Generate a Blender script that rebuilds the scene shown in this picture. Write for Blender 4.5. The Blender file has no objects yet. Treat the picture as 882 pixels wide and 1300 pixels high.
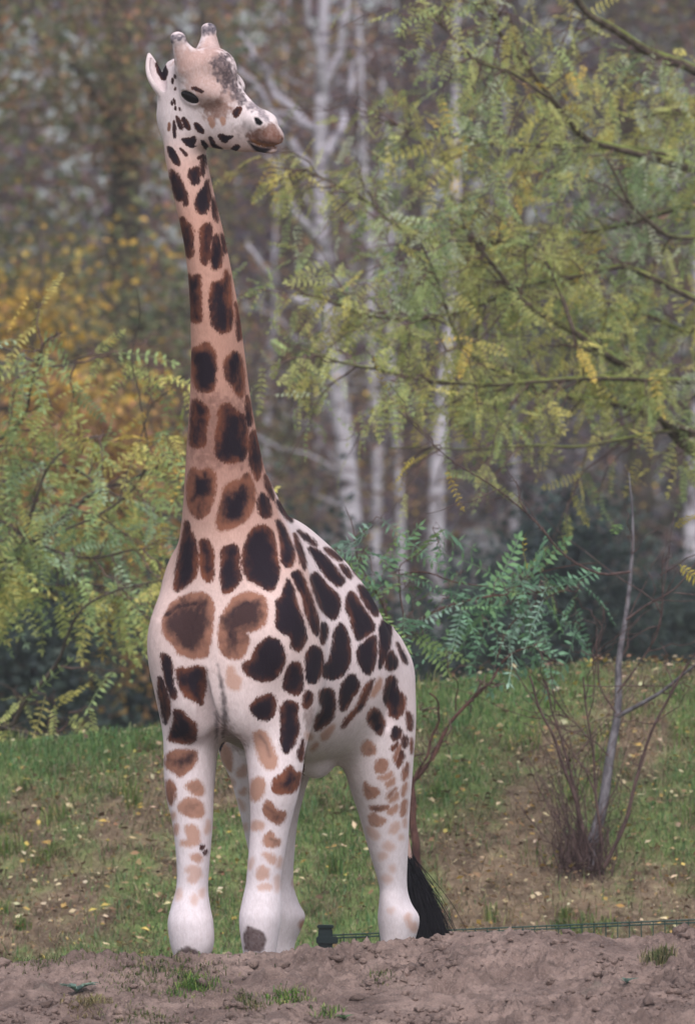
import bpy, bmesh, math, random, time
import numpy as np
from mathutils import Vector, Matrix
from mathutils.bvhtree import BVHTree

T_START = time.time()
R = math.radians
scene = bpy.context.scene
C = scene.collection

# ------------------------------------------------------------------ camera
CAM_DIST, CAM_Z, CAM_PITCH = 41.0, 1.90, 1.41      # metres to the animal, eye height, degrees upward
FOCAL = 11659.0                                     # photo pixels per unit of slope (200 mm on a 22.3 mm tall frame)
cam_data = bpy.data.cameras.new("camera")
cam_data.lens = 200.0
cam_data.sensor_fit = 'VERTICAL'
cam_data.sensor_height = 22.3
cam_data.sensor_width = 22.3
cam_data.clip_start = 0.5
cam_data.clip_end = 6000.0
cam_data.dof.use_dof = True
cam_data.dof.focus_distance = CAM_DIST - 0.1
cam_data.dof.aperture_fstop = 2.8
cam = bpy.data.objects.new("camera", cam_data)
C.objects.link(cam)
cam.location = (0.0, -CAM_DIST, CAM_Z)
cam.rotation_euler = (R(90 + CAM_PITCH), 0, 0)
scene.camera = cam

# ------------------------------------------------------------------ sky and light (overcast autumn day)
SUN_EL, SUN_AZ = 50.0, 172.0      # degrees; azimuth measured from +Y towards +X
world = bpy.data.worlds.new("World")
scene.world = world
world.use_nodes = True
wn, wl = world.node_tree.nodes, world.node_tree.links
wn.clear()
w_out = wn.new('ShaderNodeOutputWorld')
w_bg = wn.new('ShaderNodeBackground')
w_sky = wn.new('ShaderNodeTexSky')
w_sky.sky_type = 'NISHITA'
w_sky.sun_disc = False
w_sky.sun_elevation = R(SUN_EL)
w_sky.sun_rotation = R(SUN_AZ)
w_sky.air_density = 1.0
w_sky.dust_density = 4.0
w_hs = wn.new('ShaderNodeHueSaturation')
w_hs.inputs['Saturation'].default_value = 0.42       # cloud cover: nearly colourless sky
w_bg.inputs['Strength'].default_value = 0.14
wl.new(w_sky.outputs[0], w_hs.inputs['Color'])
wl.new(w_hs.outputs[0], w_bg.inputs[0])
wl.new(w_bg.outputs[0], w_out.inputs[0])

sun_data = bpy.data.lights.new("sun", 'SUN')
sun_data.energy = 1.2
sun_data.angle = R(50)
sun_data.color = (1.0, 0.975, 0.965)
sun = bpy.data.objects.new("sun", sun_data)
C.objects.link(sun)
sun.location = (4, -30, 30)
_sd = Vector((math.sin(R(SUN_AZ)) * math.cos(R(SUN_EL)), math.cos(R(SUN_AZ)) * math.cos(R(SUN_EL)), math.sin(R(SUN_EL))))
sun.rotation_euler = (-_sd).to_track_quat('-Z', 'Y').to_euler()

scene.view_settings.view_transform = 'Standard'
scene.view_settings.look = 'None'
scene.view_settings.exposure = 0.39
scene.view_settings.gamma = 1.0
scene.view_settings.use_curve_mapping = False
scene.render.engine = 'CYCLES'
scene.cycles.use_denoising = True
scene.cycles.max_bounces = 8
scene.cycles.diffuse_bounces = 3
scene.cycles.transparent_max_bounces = 8

# ------------------------------------------------------------------ helpers
_cp, _spn = math.cos(R(CAM_PITCH)), math.sin(R(CAM_PITCH))

def at(px, py, y):
    """Point of the place that stands y metres behind the animal's forelegs, given where it shows in the photograph."""
    u = (px - 441.0) / FOCAL
    v = (650.0 - py) / FOCAL
    d = np.array([u, _cp - v * _spn, _spn + v * _cp])
    k = (y + CAM_DIST) / d[1]
    return np.array([0, -CAM_DIST, CAM_Z]) + d * k

def project(P):
    P = np.asarray(P, float)
    q = P - np.array([0, -CAM_DIST, CAM_Z])
    dep = q[:, 1] * _cp + q[:, 2] * _spn
    up = -q[:, 1] * _spn + q[:, 2] * _cp
    return 441.0 + q[:, 0] / dep * FOCAL, 650.0 - up / dep * FOCAL

def tag(o, label=None, cat=None, group=None, kind=None):
    if label: o['label'] = label
    if cat: o['category'] = cat
    if group: o['group'] = group
    if kind: o['kind'] = kind
    return o

def mesh_from(name, V, F, mats, smooth=False, mat_index=None):
    """V (n,3) array, F list of faces or an (m,k) array."""
    me = bpy.data.meshes.new(name)
    V = np.ascontiguousarray(V, dtype=np.float32)
    if isinstance(F, np.ndarray):
        m, k = F.shape
        me.vertices.add(len(V)); me.vertices.foreach_set('co', V.ravel())
        me.loops.add(m * k); me.loops.foreach_set('vertex_index', F.astype(np.int32).ravel())
        me.polygons.add(m)
        me.polygons.foreach_set('loop_start', np.arange(0, m * k, k, dtype=np.int32))
        me.update(calc_edges=True)
    else:
        me.from_pydata(V.tolist(), [], F)
    for mt in (mats if isinstance(mats, (list, tuple)) else [mats]):
        me.materials.append(mt)
    if mat_index is not None:
        me.polygons.foreach_set('material_index', np.asarray(mat_index, np.int32))
    if smooth:
        me.polygons.foreach_set('use_smooth', np.ones(len(me.polygons), bool))
    me.update()
    return me

def link(name, me, parent=None, loc=None):
    o = bpy.data.objects.new(name, me)
    C.objects.link(o)
    if parent is not None:
        o.parent = parent
    if loc is not None:
        o.location = loc
    return o

def attr(me, name, vals, typ='FLOAT'):
    a = me.attributes.new(name, typ, 'POINT')
    if typ == 'FLOAT':
        a.data.foreach_set('value', np.asarray(vals, np.float32).ravel())
    else:
        v = np.asarray(vals, np.float32)
        v4 = np.ones((len(v), 4), np.float32); v4[:, :3] = v[:, :3]
        a.data.foreach_set('color', v4.ravel())

def srgb(r, g, b):
    f = lambda c: (c / 255 / 12.92) if c / 255 <= 0.04045 else ((c / 255 + 0.055) / 1.055) ** 2.4
    return (f(r), f(g), f(b))

class NT:
    """Small wrapper to write node materials compactly."""
    def __init__(self, name, rough=0.8, spec=0.3):
        self.m = bpy.data.materials.new(name)
        self.m.use_nodes = True
        self.t = self.m.node_tree
        self.n, self.l = self.t.nodes, self.t.links
        self.n.clear()
        self.out = self.n.new('ShaderNodeOutputMaterial')
        self.b = self.n.new('ShaderNodeBsdfPrincipled')
        self.b.inputs['Roughness'].default_value = rough
        self.b.inputs['Specular IOR Level'].default_value = spec
        self.l.new(self.b.outputs[0], self.out.inputs[0])
    def node(self, typ, **kw):
        nd = self.n.new(typ)
        for k, v in kw.items():
            if k.startswith('_'):
                nd.inputs[k[1:]].default_value = v
            else:
                setattr(nd, k, v)
        return nd
    def link(self, a, b):
        self.l.new(a, b)
    def val(self, x, sock):
        if isinstance(x, (int, float)):
            sock.default_value = x
        elif isinstance(x, (tuple, list)):
            sock.default_value = (*x, 1.0) if len(x) == 3 else x
        else:
            self.l.new(x, sock)
    def math(self, op, a, b=0.0, clamp=False):
        nd = self.n.new('ShaderNodeMath'); nd.operation = op; nd.use_clamp = clamp
        self.val(a, nd.inputs[0]); self.val(b, nd.inputs[1])
        return nd.outputs[0]
    def mix(self, f, a, b, blend='MIX'):
        nd = self.n.new('ShaderNodeMix'); nd.data_type = 'RGBA'; nd.blend_type = blend
        self.val(f, nd.inputs[0]); self.val(a, nd.inputs[6]); self.val(b, nd.inputs[7])
        return nd.outputs[2]
    def step(self, x, lo, hi, smooth=True):
        nd = self.n.new('ShaderNodeMapRange')
        nd.interpolation_type = 'SMOOTHSTEP' if smooth else 'LINEAR'
        self.val(x, nd.inputs[0]); nd.inputs[1].default_value = lo; nd.inputs[2].default_value = hi
        return nd.outputs[0]
    def pos(self):
        return self.n.new('ShaderNodeNewGeometry').outputs['Position']
    def obj(self):
        return self.n.new('ShaderNodeTexCoord').outputs['Object']
    def mapping(self, vec, scale=(1, 1, 1), rot=(0, 0, 0)):
        nd = self.n.new('ShaderNodeMapping')
        self.l.new(vec, nd.inputs[0]); nd.inputs['Scale'].default_value = scale; nd.inputs['Rotation'].default_value = rot
        return nd.outputs[0]
    def noise(self, vec, scale=5.0, detail=3.0, rough=0.5, dist=0.0):
        nd = self.n.new('ShaderNodeTexNoise')
        if vec is not None: self.l.new(vec, nd.inputs['Vector'])
        nd.inputs['Scale'].default_value = scale; nd.inputs['Detail'].default_value = detail
        nd.inputs['Roughness'].default_value = rough; nd.inputs['Distortion'].default_value = dist
        return nd.outputs[0]
    def attr(self, name, color=False):
        nd = self.n.new('ShaderNodeAttribute'); nd.attribute_name = name
        return nd.outputs['Color'] if color else nd.outputs['Fac']
    def color(self, c):
        self.val(c, self.b.inputs['Base Color']); return self
    def bump(self, h, dist=0.01, strength=0.5):
        nd = self.n.new('ShaderNodeBump'); nd.inputs['Distance'].default_value = dist; nd.inputs['Strength'].default_value = strength
        self.val(h, nd.inputs['Height']); self.l.new(nd.outputs[0], self.b.inputs['Normal']); return self

def vnoise(P, scale, seed=0, octaves=3, gain=0.5):
    """Smooth value noise for arrays of 2-D or 3-D points, result about -1..1."""
    P = np.asarray(P, float)
    if P.shape[1] == 2:
        P = np.c_[P, np.zeros(len(P))]
    out = np.zeros(len(P)); amp = 1.0; tot = 0.0
    for o in range(octaves):
        Q = P * scale * (2 ** o) + 17.3 * (o + 1) + seed * 7.77
        I = np.floor(Q).astype(np.int64); Fq = Q - I; Fq = Fq * Fq * (3 - 2 * Fq)
        acc = 0
        for dx in (0, 1):
            for dy in (0, 1):
                for dz in (0, 1):
                    h = ((I[:, 0] + dx) * 374761393 + (I[:, 1] + dy) * 668265263 + (I[:, 2] + dz) * 2147483647 + seed * 974634777) & 0xFFFFFFFF
                    h = ((h ^ (h >> 13)) * 1274126177) & 0xFFFFFFFF
                    h = (h ^ (h >> 16)) & 0xFFFF
                    wgt = (Fq[:, 0] if dx else 1 - Fq[:, 0]) * (Fq[:, 1] if dy else 1 - Fq[:, 1]) * (Fq[:, 2] if dz else 1 - Fq[:, 2])
                    acc = acc + wgt * (h / 32767.5 - 1.0)
        out += amp * acc; tot += amp; amp *= gain
    return out / tot
# ================================================================== the land
def sheet(name, xs, ys, zfun, mat, smooth=True):
    X, Y = np.meshgrid(xs, ys)
    P = np.c_[X.ravel(), Y.ravel()]
    Z = zfun(P)
    nx, ny = len(xs), len(ys)
    i = (np.arange(ny - 1)[:, None] * nx + np.arange(nx - 1)[None]).ravel()
    F = np.stack([i, i + 1, i + nx + 1, i + nx], 1)
    return mesh_from(name, np.c_[P, Z], F, mat, smooth)

def spaced(lo, hi, fine_lo, fine_hi, fine, coarse):
    return np.unique(np.round(np.r_[np.arange(lo, fine_lo, coarse), np.arange(fine_lo, fine_hi, fine), np.arange(fine_hi, hi + coarse, coarse)], 4))

# ---- ground sheet to the horizon
gm = NT('litter_ground', 0.95, 0.1)
_p = gm.pos()
gm.color(gm.mix(gm.step(gm.noise(_p, 0.9, 5, 0.6), 0.35, 0.65), srgb(74, 66, 52), srgb(70, 84, 48)))
gm.bump(gm.noise(_p, 8, 4), 0.05, 0.4)
g_o = link('ground', mesh_from('ground', np.array([[-300, -200, 0], [300, -200, 0], [300, 400, 0], [-300, 400, 0]], float), np.array([[0, 1, 2, 3]]), gm.m))
tag(g_o, 'flat earthy ground stretching under everything', 'ground', kind='structure')

# ---- trodden mud mound in front of the animal
def mound_crest(x):
    return np.interp(x, [-6, -1.5, -1.1, -0.8, -0.45, -0.12, 0.15, 0.42, 0.9, 1.5, 6], [0.9, 0.915, 0.945, 0.95, 0.972, 0.978, 1.004, 1.014, 1.032, 1.06, 1.04])
def mound_crest_y(x):
    return -1.35 + 0.07 * np.sin(x * 1.9 + 0.6) + 0.05 * np.sin(x * 4.7)
PRINTS = [(-0.55, -2.15, 0.10), (0.42, -2.02, 0.09), (0.75, -1.78, 0.10), (-1.12, -2.3, 0.11), (-0.15, -2.45, 0.12), (0.16, -1.72, 0.07), (1.25, -2.2, 0.12), (-0.30, -1.75, 0.06), (1.0, -2.6, 0.1), (0.55, -2.5, 0.13), (-0.8, -1.75, 0.07), (1.45, -1.75, 0.08), (-1.4, -1.8, 0.09)]
def mound_base(P):
    x, y = P[:, 0], P[:, 1]
    cy = mound_crest_y(x); cz = mound_crest(x); d = cy - y
    front = cz - 0.17 * np.clip(d, 0, 1.6) - 0.21 * np.clip(d - 1.6, 0, 9) - 0.05 * (1 - np.exp(-np.clip(d, 0, 3) * 3.0))
    back = cz * (0.5 + 0.5 * np.cos(np.pi * np.clip(-d / 0.98, 0, 1))) - 0.04 * np.clip(-d / 0.98, 0, 1)
    return np.where(d > 0, np.maximum(front, -0.04), back)
def mound_z(P):
    x, y = P[:, 0], P[:, 1]
    z = mound_base(P)
    n1 = vnoise(P, 1.3, 1, 2); n2 = vnoise(P, 4.2, 2, 3); n3 = 1 - np.abs(vnoise(P * (1, 1.2), 10.0, 3, 3)) * 2.2; n4 = vnoise(P, 34, 5, 2); n5 = vnoise(P, 80, 6, 2)
    rough = np.clip(0.5 + 1.2 * vnoise(P, 2.4, 9, 2), 0.12, 1.1)
    disp = 0.045 * n1 + 0.035 * n2 + rough * (0.036 * n3 + 0.030 * n4 + 0.014 * n5) + 0.007 * n4 + 0.005 * n5
    for px_, py_, r in PRINTS:
        q = np.sqrt(((x - px_) / r) ** 2 + ((y - py_) / (r * 1.25)) ** 2)
        disp += -0.05 * np.exp(-(q * 1.1) ** 4) + 0.022 * np.exp(-((q - 1.15) * 3.2) ** 2)
    d = mound_crest_y(x) - y
    near = np.clip((y + 9) / 2, 0, 1) * np.clip((-y - 0.42) / 0.5, 0, 1)
    return z + disp * near * np.where(d < 0, 0.75, 1.0)
mud = NT('wet_mud', 0.78, 0.3)
_p = mud.pos()
_a = mud.noise(_p, 3.2, 5, 0.6); _b = mud.noise(_p, 26, 4, 0.65); _c = mud.noise(_p, 110, 3, 0.6)
_col = mud.mix(mud.step(_a, 0.32, 0.68), srgb(106, 88, 83), srgb(146, 125, 118))
_col = mud.mix(mud.math('MULTIPLY', mud.step(_b, 0.45, 0.75), 0.7), _col, srgb(72, 58, 54))
_col = mud.mix(mud.math('MULTIPLY', mud.step(_c, 0.55, 0.75), 0.6), _col, srgb(168, 149, 142))
_wet = mud.step(mud.noise(_p, 5.5, 4, 0.6), 0.52, 0.64)
_col = mud.mix(mud.math('MULTIPLY', _wet, 0.5), _col, srgb(80, 65, 61))
_moss = mud.step(mud.noise(_p, 1.7, 4, 0.65), 0.60, 0.72)
_col = mud.mix(mud.math('MULTIPLY', _moss, 0.45), _col, srgb(84, 88, 78))
mud.color(_col)
mud.val(mud.step(_a, 0.2, 0.8), mud.b.inputs['Roughness'])
_rr = mud.node('ShaderNodeMapRange'); mud.link(_a, _rr.inputs[0]); _rr.inputs[3].default_value = 0.55; _rr.inputs[4].default_value = 0.95
mud.link(_rr.outputs[0], mud.b.inputs['Roughness'])
mud.bump(mud.math('ADD', _b, mud.math('MULTIPLY', _c, 0.8)), 0.016, 0.9)
xs = spaced(-6, 6, -2.3, 2.3, 0.0105, 0.09); ys = spaced(-9.5, -0.35, -3.3, -0.95, 0.0105, 0.08)
mo = link('mud_mound', sheet('mud_mound', xs, ys, mound_z, mud.m))
tag(mo, 'churned grey-brown mud mound with hoof marks', 'mud mound', kind='structure')

# loose clods on the mud
def rock_mesh_into(V, F, c, r, rg, squash=0.7):
    ico = ICO_V * (1 + 0.28 * rg.normal(size=(len(ICO_V), 1))) * np.array([1, 1, squash]) * rg.uniform(0.7, 1.3, size=3) * r
    a = rg.uniform(0, 6.28); ca, sa = math.cos(a), math.sin(a)
    ico = np.c_[ico[:, 0] * ca - ico[:, 1] * sa, ico[:, 0] * sa + ico[:, 1] * ca, ico[:, 2]] + c
    n = sum(len(v) for v in V); V.append(ico); F.append(ICO_F + n)
_bm = bmesh.new(); bmesh.ops.create_icosphere(_bm, subdivisions=1, radius=1.0)
ICO_V = np.array([v.co[:] for v in _bm.verts]); ICO_F = np.array([[v.index for v in f.verts] for f in _bm.faces]); _bm.free()
rg = np.random.default_rng(5)
V, F = [], []
cx = rg.uniform(-2.2, 2.2, 7000); cyy = rg.uniform(-3.0, -1.05, 7000)
keep = vnoise(np.c_[cx, cyy], 3.0, 21, 2) + 0.25 * rg.normal(size=7000) > 0.12
P = np.c_[cx, cyy][keep]; Z = mound_z(P)
for (x, y), z in zip(P, Z):
    r = min(0.004 + rg.exponential(0.0065), 0.032)
    rock_mesh_into(V, F, np.array([x, y, z + r * 0.25]), r, rg)
cl = link('mud_clods', mesh_from('mud_clods', np.concatenate(V), np.concatenate(F), mud.m, True))
tag(cl, 'small crumbs of mud scattered over the mound', 'mud clods', kind='stuff')

# ---- grassy bank behind the animal, running back into the wood
def bank_crest(x):
    return np.interp(x, [-9, -1.85, -1.0, -0.3, 0.4, 0.9, 1.35, 1.9, 9], [1.78, 1.83, 1.92, 2.03, 2.16, 2.22, 2.26, 2.27, 2.34])
def bank_z(P):
    x, y = P[:, 0], P[:, 1]
    cz = bank_crest(x); cy = 8.5 + 0.25 * np.sin(x * 0.9)
    f = np.clip((y - 3.25) / (cy - 3.25), 0, 1)
    up = cz * (0.80 * f + 0.62 * f * f - 0.42 * f ** 3)
    behind = np.clip((y - cy) / 6.0, 0, 1)
    z = np.where(y < cy, up, cz - (cz - 1.55) * (behind * behind * (3 - 2 * behind)))
    fade = np.clip((y - 3.25) / 1.0, 0, 1)
    z = z + fade * (0.07 * vnoise(P, 0.55, 31, 2) * np.clip((9.5 - y) / 2, 0.2, 1) + 0.035 * vnoise(P, 2.2, 32, 3) + 0.012 * vnoise(P, 9, 33, 2))
    return z - 0.05 * (1 - fade)
def green_map(P):
    """Where grass has taken hold on the bank, about -1..1."""
    g = vnoise(P * (1, 0.45), 1.5, 41, 4, 0.62) * 1.7 + 0.08
    g = g + np.clip((P[:, 1] - 7.2) / 1.3, 0, 1) * np.clip((-P[:, 0] + 0.3) / 1.0, -0.3, 0.9) + 0.95 * np.clip((P[:, 1] - 7.7) / 0.7, 0, 1)
    g = g + 0.3 * np.clip((5.5 - P[:, 1]) / 0.6, 0, 1) - 0.12 * np.clip((P[:, 0] - 0.9) / 0.8, 0, 1)
    return g
bk = NT('bank_turf', 0.92, 0.15)
_p = bk.pos(); _g = bk.attr('green')
_a = bk.noise(_p, 5, 5, 0.65); _b = bk.noise(_p, 34, 4, 0.65)
_soil = bk.mix(bk.step(_a, 0.35, 0.65), srgb(92, 78, 66), srgb(132, 114, 96))
_soil = bk.mix(bk.math('MULTIPLY', bk.step(_b, 0.5, 0.7), 0.6), _soil, srgb(158, 142, 124))
_grass = bk.mix(bk.step(_b, 0.3, 0.7), srgb(88, 108, 64), srgb(126, 138, 88))
bk.color(bk.mix(bk.step(bk.math('ADD', _g, bk.math('MULTIPLY', bk.math('SUBTRACT', _a, 0.5), 1.6)), -0.2, 0.45), _soil, _grass))
bk.bump(bk.math('ADD', _b, _a), 0.03, 0.6)
xs = spaced(-16, 16, -3.4, 3.4, 0.05, 0.35); ys = np.r_[np.arange(3.2, 10.5, 0.05), np.arange(10.5, 22, 0.35), np.arange(22, 131, 3.0)]
bme = sheet('grass_bank', xs, ys, bank_z, bk.m)
_co = np.zeros(len(bme.vertices) * 3, np.float32); bme.vertices.foreach_get('co', _co); _co = _co.reshape(-1, 3)
attr(bme, 'green', green_map(_co[:, :2].astype(float)))
bo = link('grass_bank', bme)
tag(bo, 'sloping grassy bank strewn with fallen leaves', 'bank', kind='structure')

# ---- grass on the bank, leaf litter
def tint_material(name, trans=0.35, rough=0.7):
    m = NT(name, rough, 0.2)
    c = m.mix(0.35, m.attr('tint', True), m.mix(m.noise(m.pos(), 70, 2), (0.55, 0.55, 0.55), (1.3, 1.3, 1.3)), 'MULTIPLY')
    m.color(c)
    tr = m.node('ShaderNodeBsdfTranslucent'); m.link(c, tr.inputs[0])
    mx = m.node('ShaderNodeMixShader'); mx.inputs[0].default_value = trans
    m.link(m.b.outputs[0], mx.inputs[1]); m.link(tr.outputs[0], mx.inputs[2]); m.link(mx.outputs[0], m.out.inputs[0])
    return m.m
blade_m = tint_material('grass_blade', 0.3)
leaf_m = tint_material('leaf', 0.4, 0.6)
litter_m = tint_material('fallen_leaf', 0.15, 0.75)

def blades(P3, length, lean, width, cols, rg, name, mat):
    """Bent blades, three faces' worth of points each."""
    n = len(P3); a = rg.uniform(0, 2 * np.pi, n); out = np.c_[np.cos(a), np.sin(a), np.zeros(n)]; side = np.c_[-np.sin(a), np.cos(a), np.zeros(n)]
    L = length[:, None]; k = lean[:, None]; w = width[:, None]
    p0 = P3 - np.array([0, 0, 0.006]); p1 = p0 + out * L * k * 0.35 + np.array([0, 0, 1]) * L * 0.6; p2 = p0 + out * L * k + np.array([0, 0, 1]) * L * np.clip(1.0 - 0.45 * k, 0.1, 1)
    V = np.stack([p0 - side * w, p0 + side * w, p1 + side * w * 0.8, p1 - side * w * 0.8, p2], 1).reshape(-1, 3)
    b = np.arange(n) * 5
    F4 = np.stack([b, b + 1, b + 2, b + 3], 1); F3 = np.stack([b + 3, b + 2, b + 4], 1)
    me = bpy.data.meshes.new(name); me.vertices.add(len(V)); me.vertices.foreach_set('co', V.astype(np.float32).ravel())
    loops = np.concatenate([F4.ravel(), F3.ravel()]).astype(np.int32)
    me.loops.add(len(loops)); me.loops.foreach_set('vertex_index', loops)
    me.polygons.add(2 * n); me.polygons.foreach_set('loop_start', np.concatenate([np.arange(n) * 4, 4 * n + np.arange(n) * 3]).astype(np.int32))
    me.update(calc_edges=True); me.materials.append(mat)
    attr(me, 'tint', np.repeat(cols, 5, 0), 'FLOAT_COLOR')
    return me
def palette(n, rg, cols, wts, jitter=0.15):
    C_ = np.array([srgb(*c) for c in cols]); i = rg.choice(len(cols), n, p=np.array(wts) / sum(wts))
    return np.clip(C_[i] * (1 + jitter * rg.normal(size=(n, 1))) * (1 + 0.06 * rg.normal(size=(n, 3))), 0.004, 1)
rg = np.random.default_rng(77)
N = 190000
P = np.c_[rg.uniform(-3.3, 3.3, N), rg.uniform(4.1, 9.6, N)]
gmv = green_map(P) + 0.5 * vnoise(P, 6.0, 51, 2)
prob = np.clip((gmv + 0.55) / 1.1, 0.30, 1.0)
kp = rg.uniform(size=N) < prob; P = P[kp]; gmv = gmv[kp]; n = len(P)
green = palette(n, rg, [(94, 132, 76), (120, 150, 90), (78, 114, 72), (144, 156, 108), (106, 144, 104)], [4, 3, 3, 2, 2])
dry = palette(n, rg, [(158, 142, 116), (132, 114, 90), (176, 162, 136), (104, 88, 70)], [3, 3, 2, 2])
isg = (rg.uniform(size=n) < np.clip(0.30 + 0.7 * gmv, 0.10, 0.86))[:, None]
ln = np.where(isg[:, 0], rg.uniform(0.035, 0.085, n), rg.uniform(0.03, 0.075, n)) * (1 + 0.9 * np.clip(vnoise(P, 3.0, 52, 2), 0, 1))
go = link('bank_grass', blades(np.c_[P, bank_z(P)], ln, np.where(isg[:, 0], rg.uniform(0.2, 1.5, n), rg.uniform(0.9, 2.1, n)), rg.uniform(0.0011, 0.0026, n), np.where(isg, green, dry), rg, 'bank_grass', blade_m))
tag(go, 'short green and straw-coloured grass on the bank', 'grass', kind='stuff')
# tall isolated tufts of grass
def leaf_quads(C3, nrm_tilt, size, cols, rg, name, mat, aspect=0.55, fold=0.25):
    """Folded four-sided leaves lying at random."""
    n = len(C3); a = rg.uniform(0, 2 * np.pi, n)
    nz = rg.normal(size=(n, 3)) * nrm_tilt; nz[:, 2] += 1; nz /= np.linalg.norm(nz, axis=1)[:, None]
    d = np.c_[np.cos(a), np.sin(a), np.zeros(n)]; d -= nz * (d * nz).sum(1)[:, None]; d /= np.linalg.norm(d, axis=1)[:, None] + 1e-9
    s = np.cross(nz, d); L = size[:, None]; w = L * aspect * 0.5
    lift = nz * L * fold * rg.uniform(-0.3, 1, (n, 1))
    V = np.stack([C3 - d * L * 0.5, C3 + s * w + lift, C3 + d * L * 0.5 + lift * 0.4, C3 - s * w + lift], 1).reshape(-1, 3)
    b = np.arange(n) * 4
    F = np.concatenate([np.stack([b, b + 1, b + 2], 1), np.stack([b, b + 2, b + 3], 1)])
    me = mesh_from(name, V, F, mat)
    attr(me, 'tint', np.repeat(cols, 4, 0), 'FLOAT_COLOR')
    return me
n = 30000
P = np.c_[rg.uniform(-3.3, 3.3, n), rg.uniform(4.1, 9.3, n)]
kp = rg.uniform(size=n) < np.clip(0.70 - 0.5 * green_map(P), 0.12, 1); P = P[kp]; n = len(P)
cols = palette(n, rg, [(196, 172, 96), (176, 144, 86), (204, 192, 160), (146, 118, 90), (186, 168, 136), (118, 92, 74), (96, 78, 64)], [2, 2, 3, 4, 4, 4, 3])
lo = link('fallen_leaves', leaf_quads(np.c_[P, bank_z(P) + rg.uniform(0.02, 0.075, n)], 0.35, np.minimum(0.014 + rg.exponential(0.014, n), 0.055), cols, rg, 'fallen_leaves', litter_m, 0.6))
tag(lo, 'yellow and brown fallen leaves lying on the bank', 'fallen leaves', kind='stuff')
print('land', round(time.time() - T_START, 1), 's')
# ================================================================== the wood behind the bank
def crown_leaves(centres, spread, per, size, cols, wts, rg, jitter=0.18):
    """Leaves scattered in clumps; each clump leans to one of the colours."""
    C3, L, T = [], [], []
    Cc = np.array([srgb(*c) for c in cols]); w = np.array(wts, float) / sum(wts)
    for c in centres:
        k = max(3, int(per * rg.uniform(0.5, 1.5)))
        C3.append(c + rg.normal(size=(k, 3)) * spread * rg.uniform(0.6, 1.3))
        L.append(rg.uniform(0.6, 1.3, k) * size)
        base = Cc[rg.choice(len(cols), p=w)]
        other = Cc[rg.choice(len(cols), k, p=w)]
        T.append(np.clip((0.7 * base + 0.3 * other) * (1 + jitter * rg.normal(size=(k, 1))), 0.004, 1))
    return np.concatenate(C3), np.concatenate(L), np.concatenate(T)

class MB:
    """Collects tubes into one mesh."""
    def __init__(self): self.V, self.F, self.n = [], [], 0
    def tube(self, pts, radii, ring=6):
        pts = np.asarray(pts, float); m = len(pts); radii = np.broadcast_to(np.asarray(radii, float), (m,))
        d = np.gradient(pts, axis=0); d /= np.linalg.norm(d, axis=1)[:, None] + 1e-9
        ref = np.where(np.abs(d[:, 2:3]) > 0.8, np.array([[1.0, 0, 0]]), np.array([[0, 0, 1.0]]))
        a = np.cross(d, ref); a /= np.linalg.norm(a, axis=1)[:, None] + 1e-9; b = np.cross(d, a)
        q = np.arange(ring) * 2 * np.pi / ring
        V = pts[:, None] + (a[:, None] * np.cos(q)[None, :, None] + b[:, None] * np.sin(q)[None, :, None]) * radii[:, None, None]
        i = (np.arange(m - 1)[:, None] * ring + np.arange(ring)[None]); j = (np.arange(m - 1)[:, None] * ring + (np.arange(ring)[None] + 1) % ring)
        F = np.stack([i, j, j + ring, i + ring], -1).reshape(-1, 4)
        self.V.append(V.reshape(-1, 3)); self.F.append(F + self.n); self.n += m * ring
    def mesh(self, name, mat, smooth=True):
        return mesh_from(name, np.concatenate(self.V), np.concatenate(self.F), mat, smooth)

def smooth_path(pts, n=20, wob=0.0, rg=None):
    pts = np.asarray(pts, float)
    if len(pts) == 2: pts = np.stack([pts[0], 0.5 * (pts[0] + pts[1]), pts[1]])
    seg = np.r_[0, np.cumsum(np.linalg.norm(np.diff(pts, axis=0), axis=1))]
    x, y = lut(np.c_[seg, pts], n)
    if wob and rg is not None:
        q = (x / max(x[-1], 1e-6))[:, None]; ph = rg.uniform(0, 6.28, (3, 3)); fr = rg.uniform(0.6, 1.4, 3) * np.array([4.0, 9.0, 17.0])
        y = y + sum(np.sin(q * fr[k] + ph[k][None]) - np.sin(ph[k])[None] for k in range(3)) * np.array([[1, 1, 1]]) * wob * 0.33 * np.sqrt(np.linspace(0, 1, n))[:, None]
    return y

def lut(keys, n=300):
    K = np.asarray(keys, float); K = K[np.argsort(K[:, 0])]
    t = K[:, 0]; Y = K[:, 1:]
    m = np.zeros_like(Y)
    m[1:-1] = (Y[2:] - Y[:-2]) / (t[2:] - t[:-2])[:, None]
    m[0] = (Y[1] - Y[0]) / (t[1] - t[0]); m[-1] = (Y[-1] - Y[-2]) / (t[-1] - t[-2])
    x = np.linspace(t[0], t[-1], n)
    i = np.clip(np.searchsorted(t, x, side='right') - 1, 0, len(t) - 2)
    h = (t[i + 1] - t[i]); q = ((x - t[i]) / h)[:, None]; h = h[:, None]
    return x, ((2 * q**3 - 3 * q**2 + 1) * Y[i] + (q**3 - 2 * q**2 + q) * h * m[i] + (-2 * q**3 + 3 * q**2) * Y[i + 1] + (q**3 - q**2) * h * m[i + 1])

def bark(name, c0, c1, scale=14, stretch=0.35):
    m = NT(name, 0.85, 0.2); p = m.pos()
    n = m.noise(m.mapping(p, (1, 1, stretch)), scale, 5, 0.65)
    m.color(m.mix(m.step(n, 0.35, 0.65), c0, c1)); m.bump(n, 0.02, 0.6); return m.m
bark_dark = bark('wood_bark', srgb(62, 54, 50), srgb(96, 86, 80))
bark_twig = bark('twig_bark', srgb(84, 64, 62), srgb(112, 92, 88))
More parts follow.
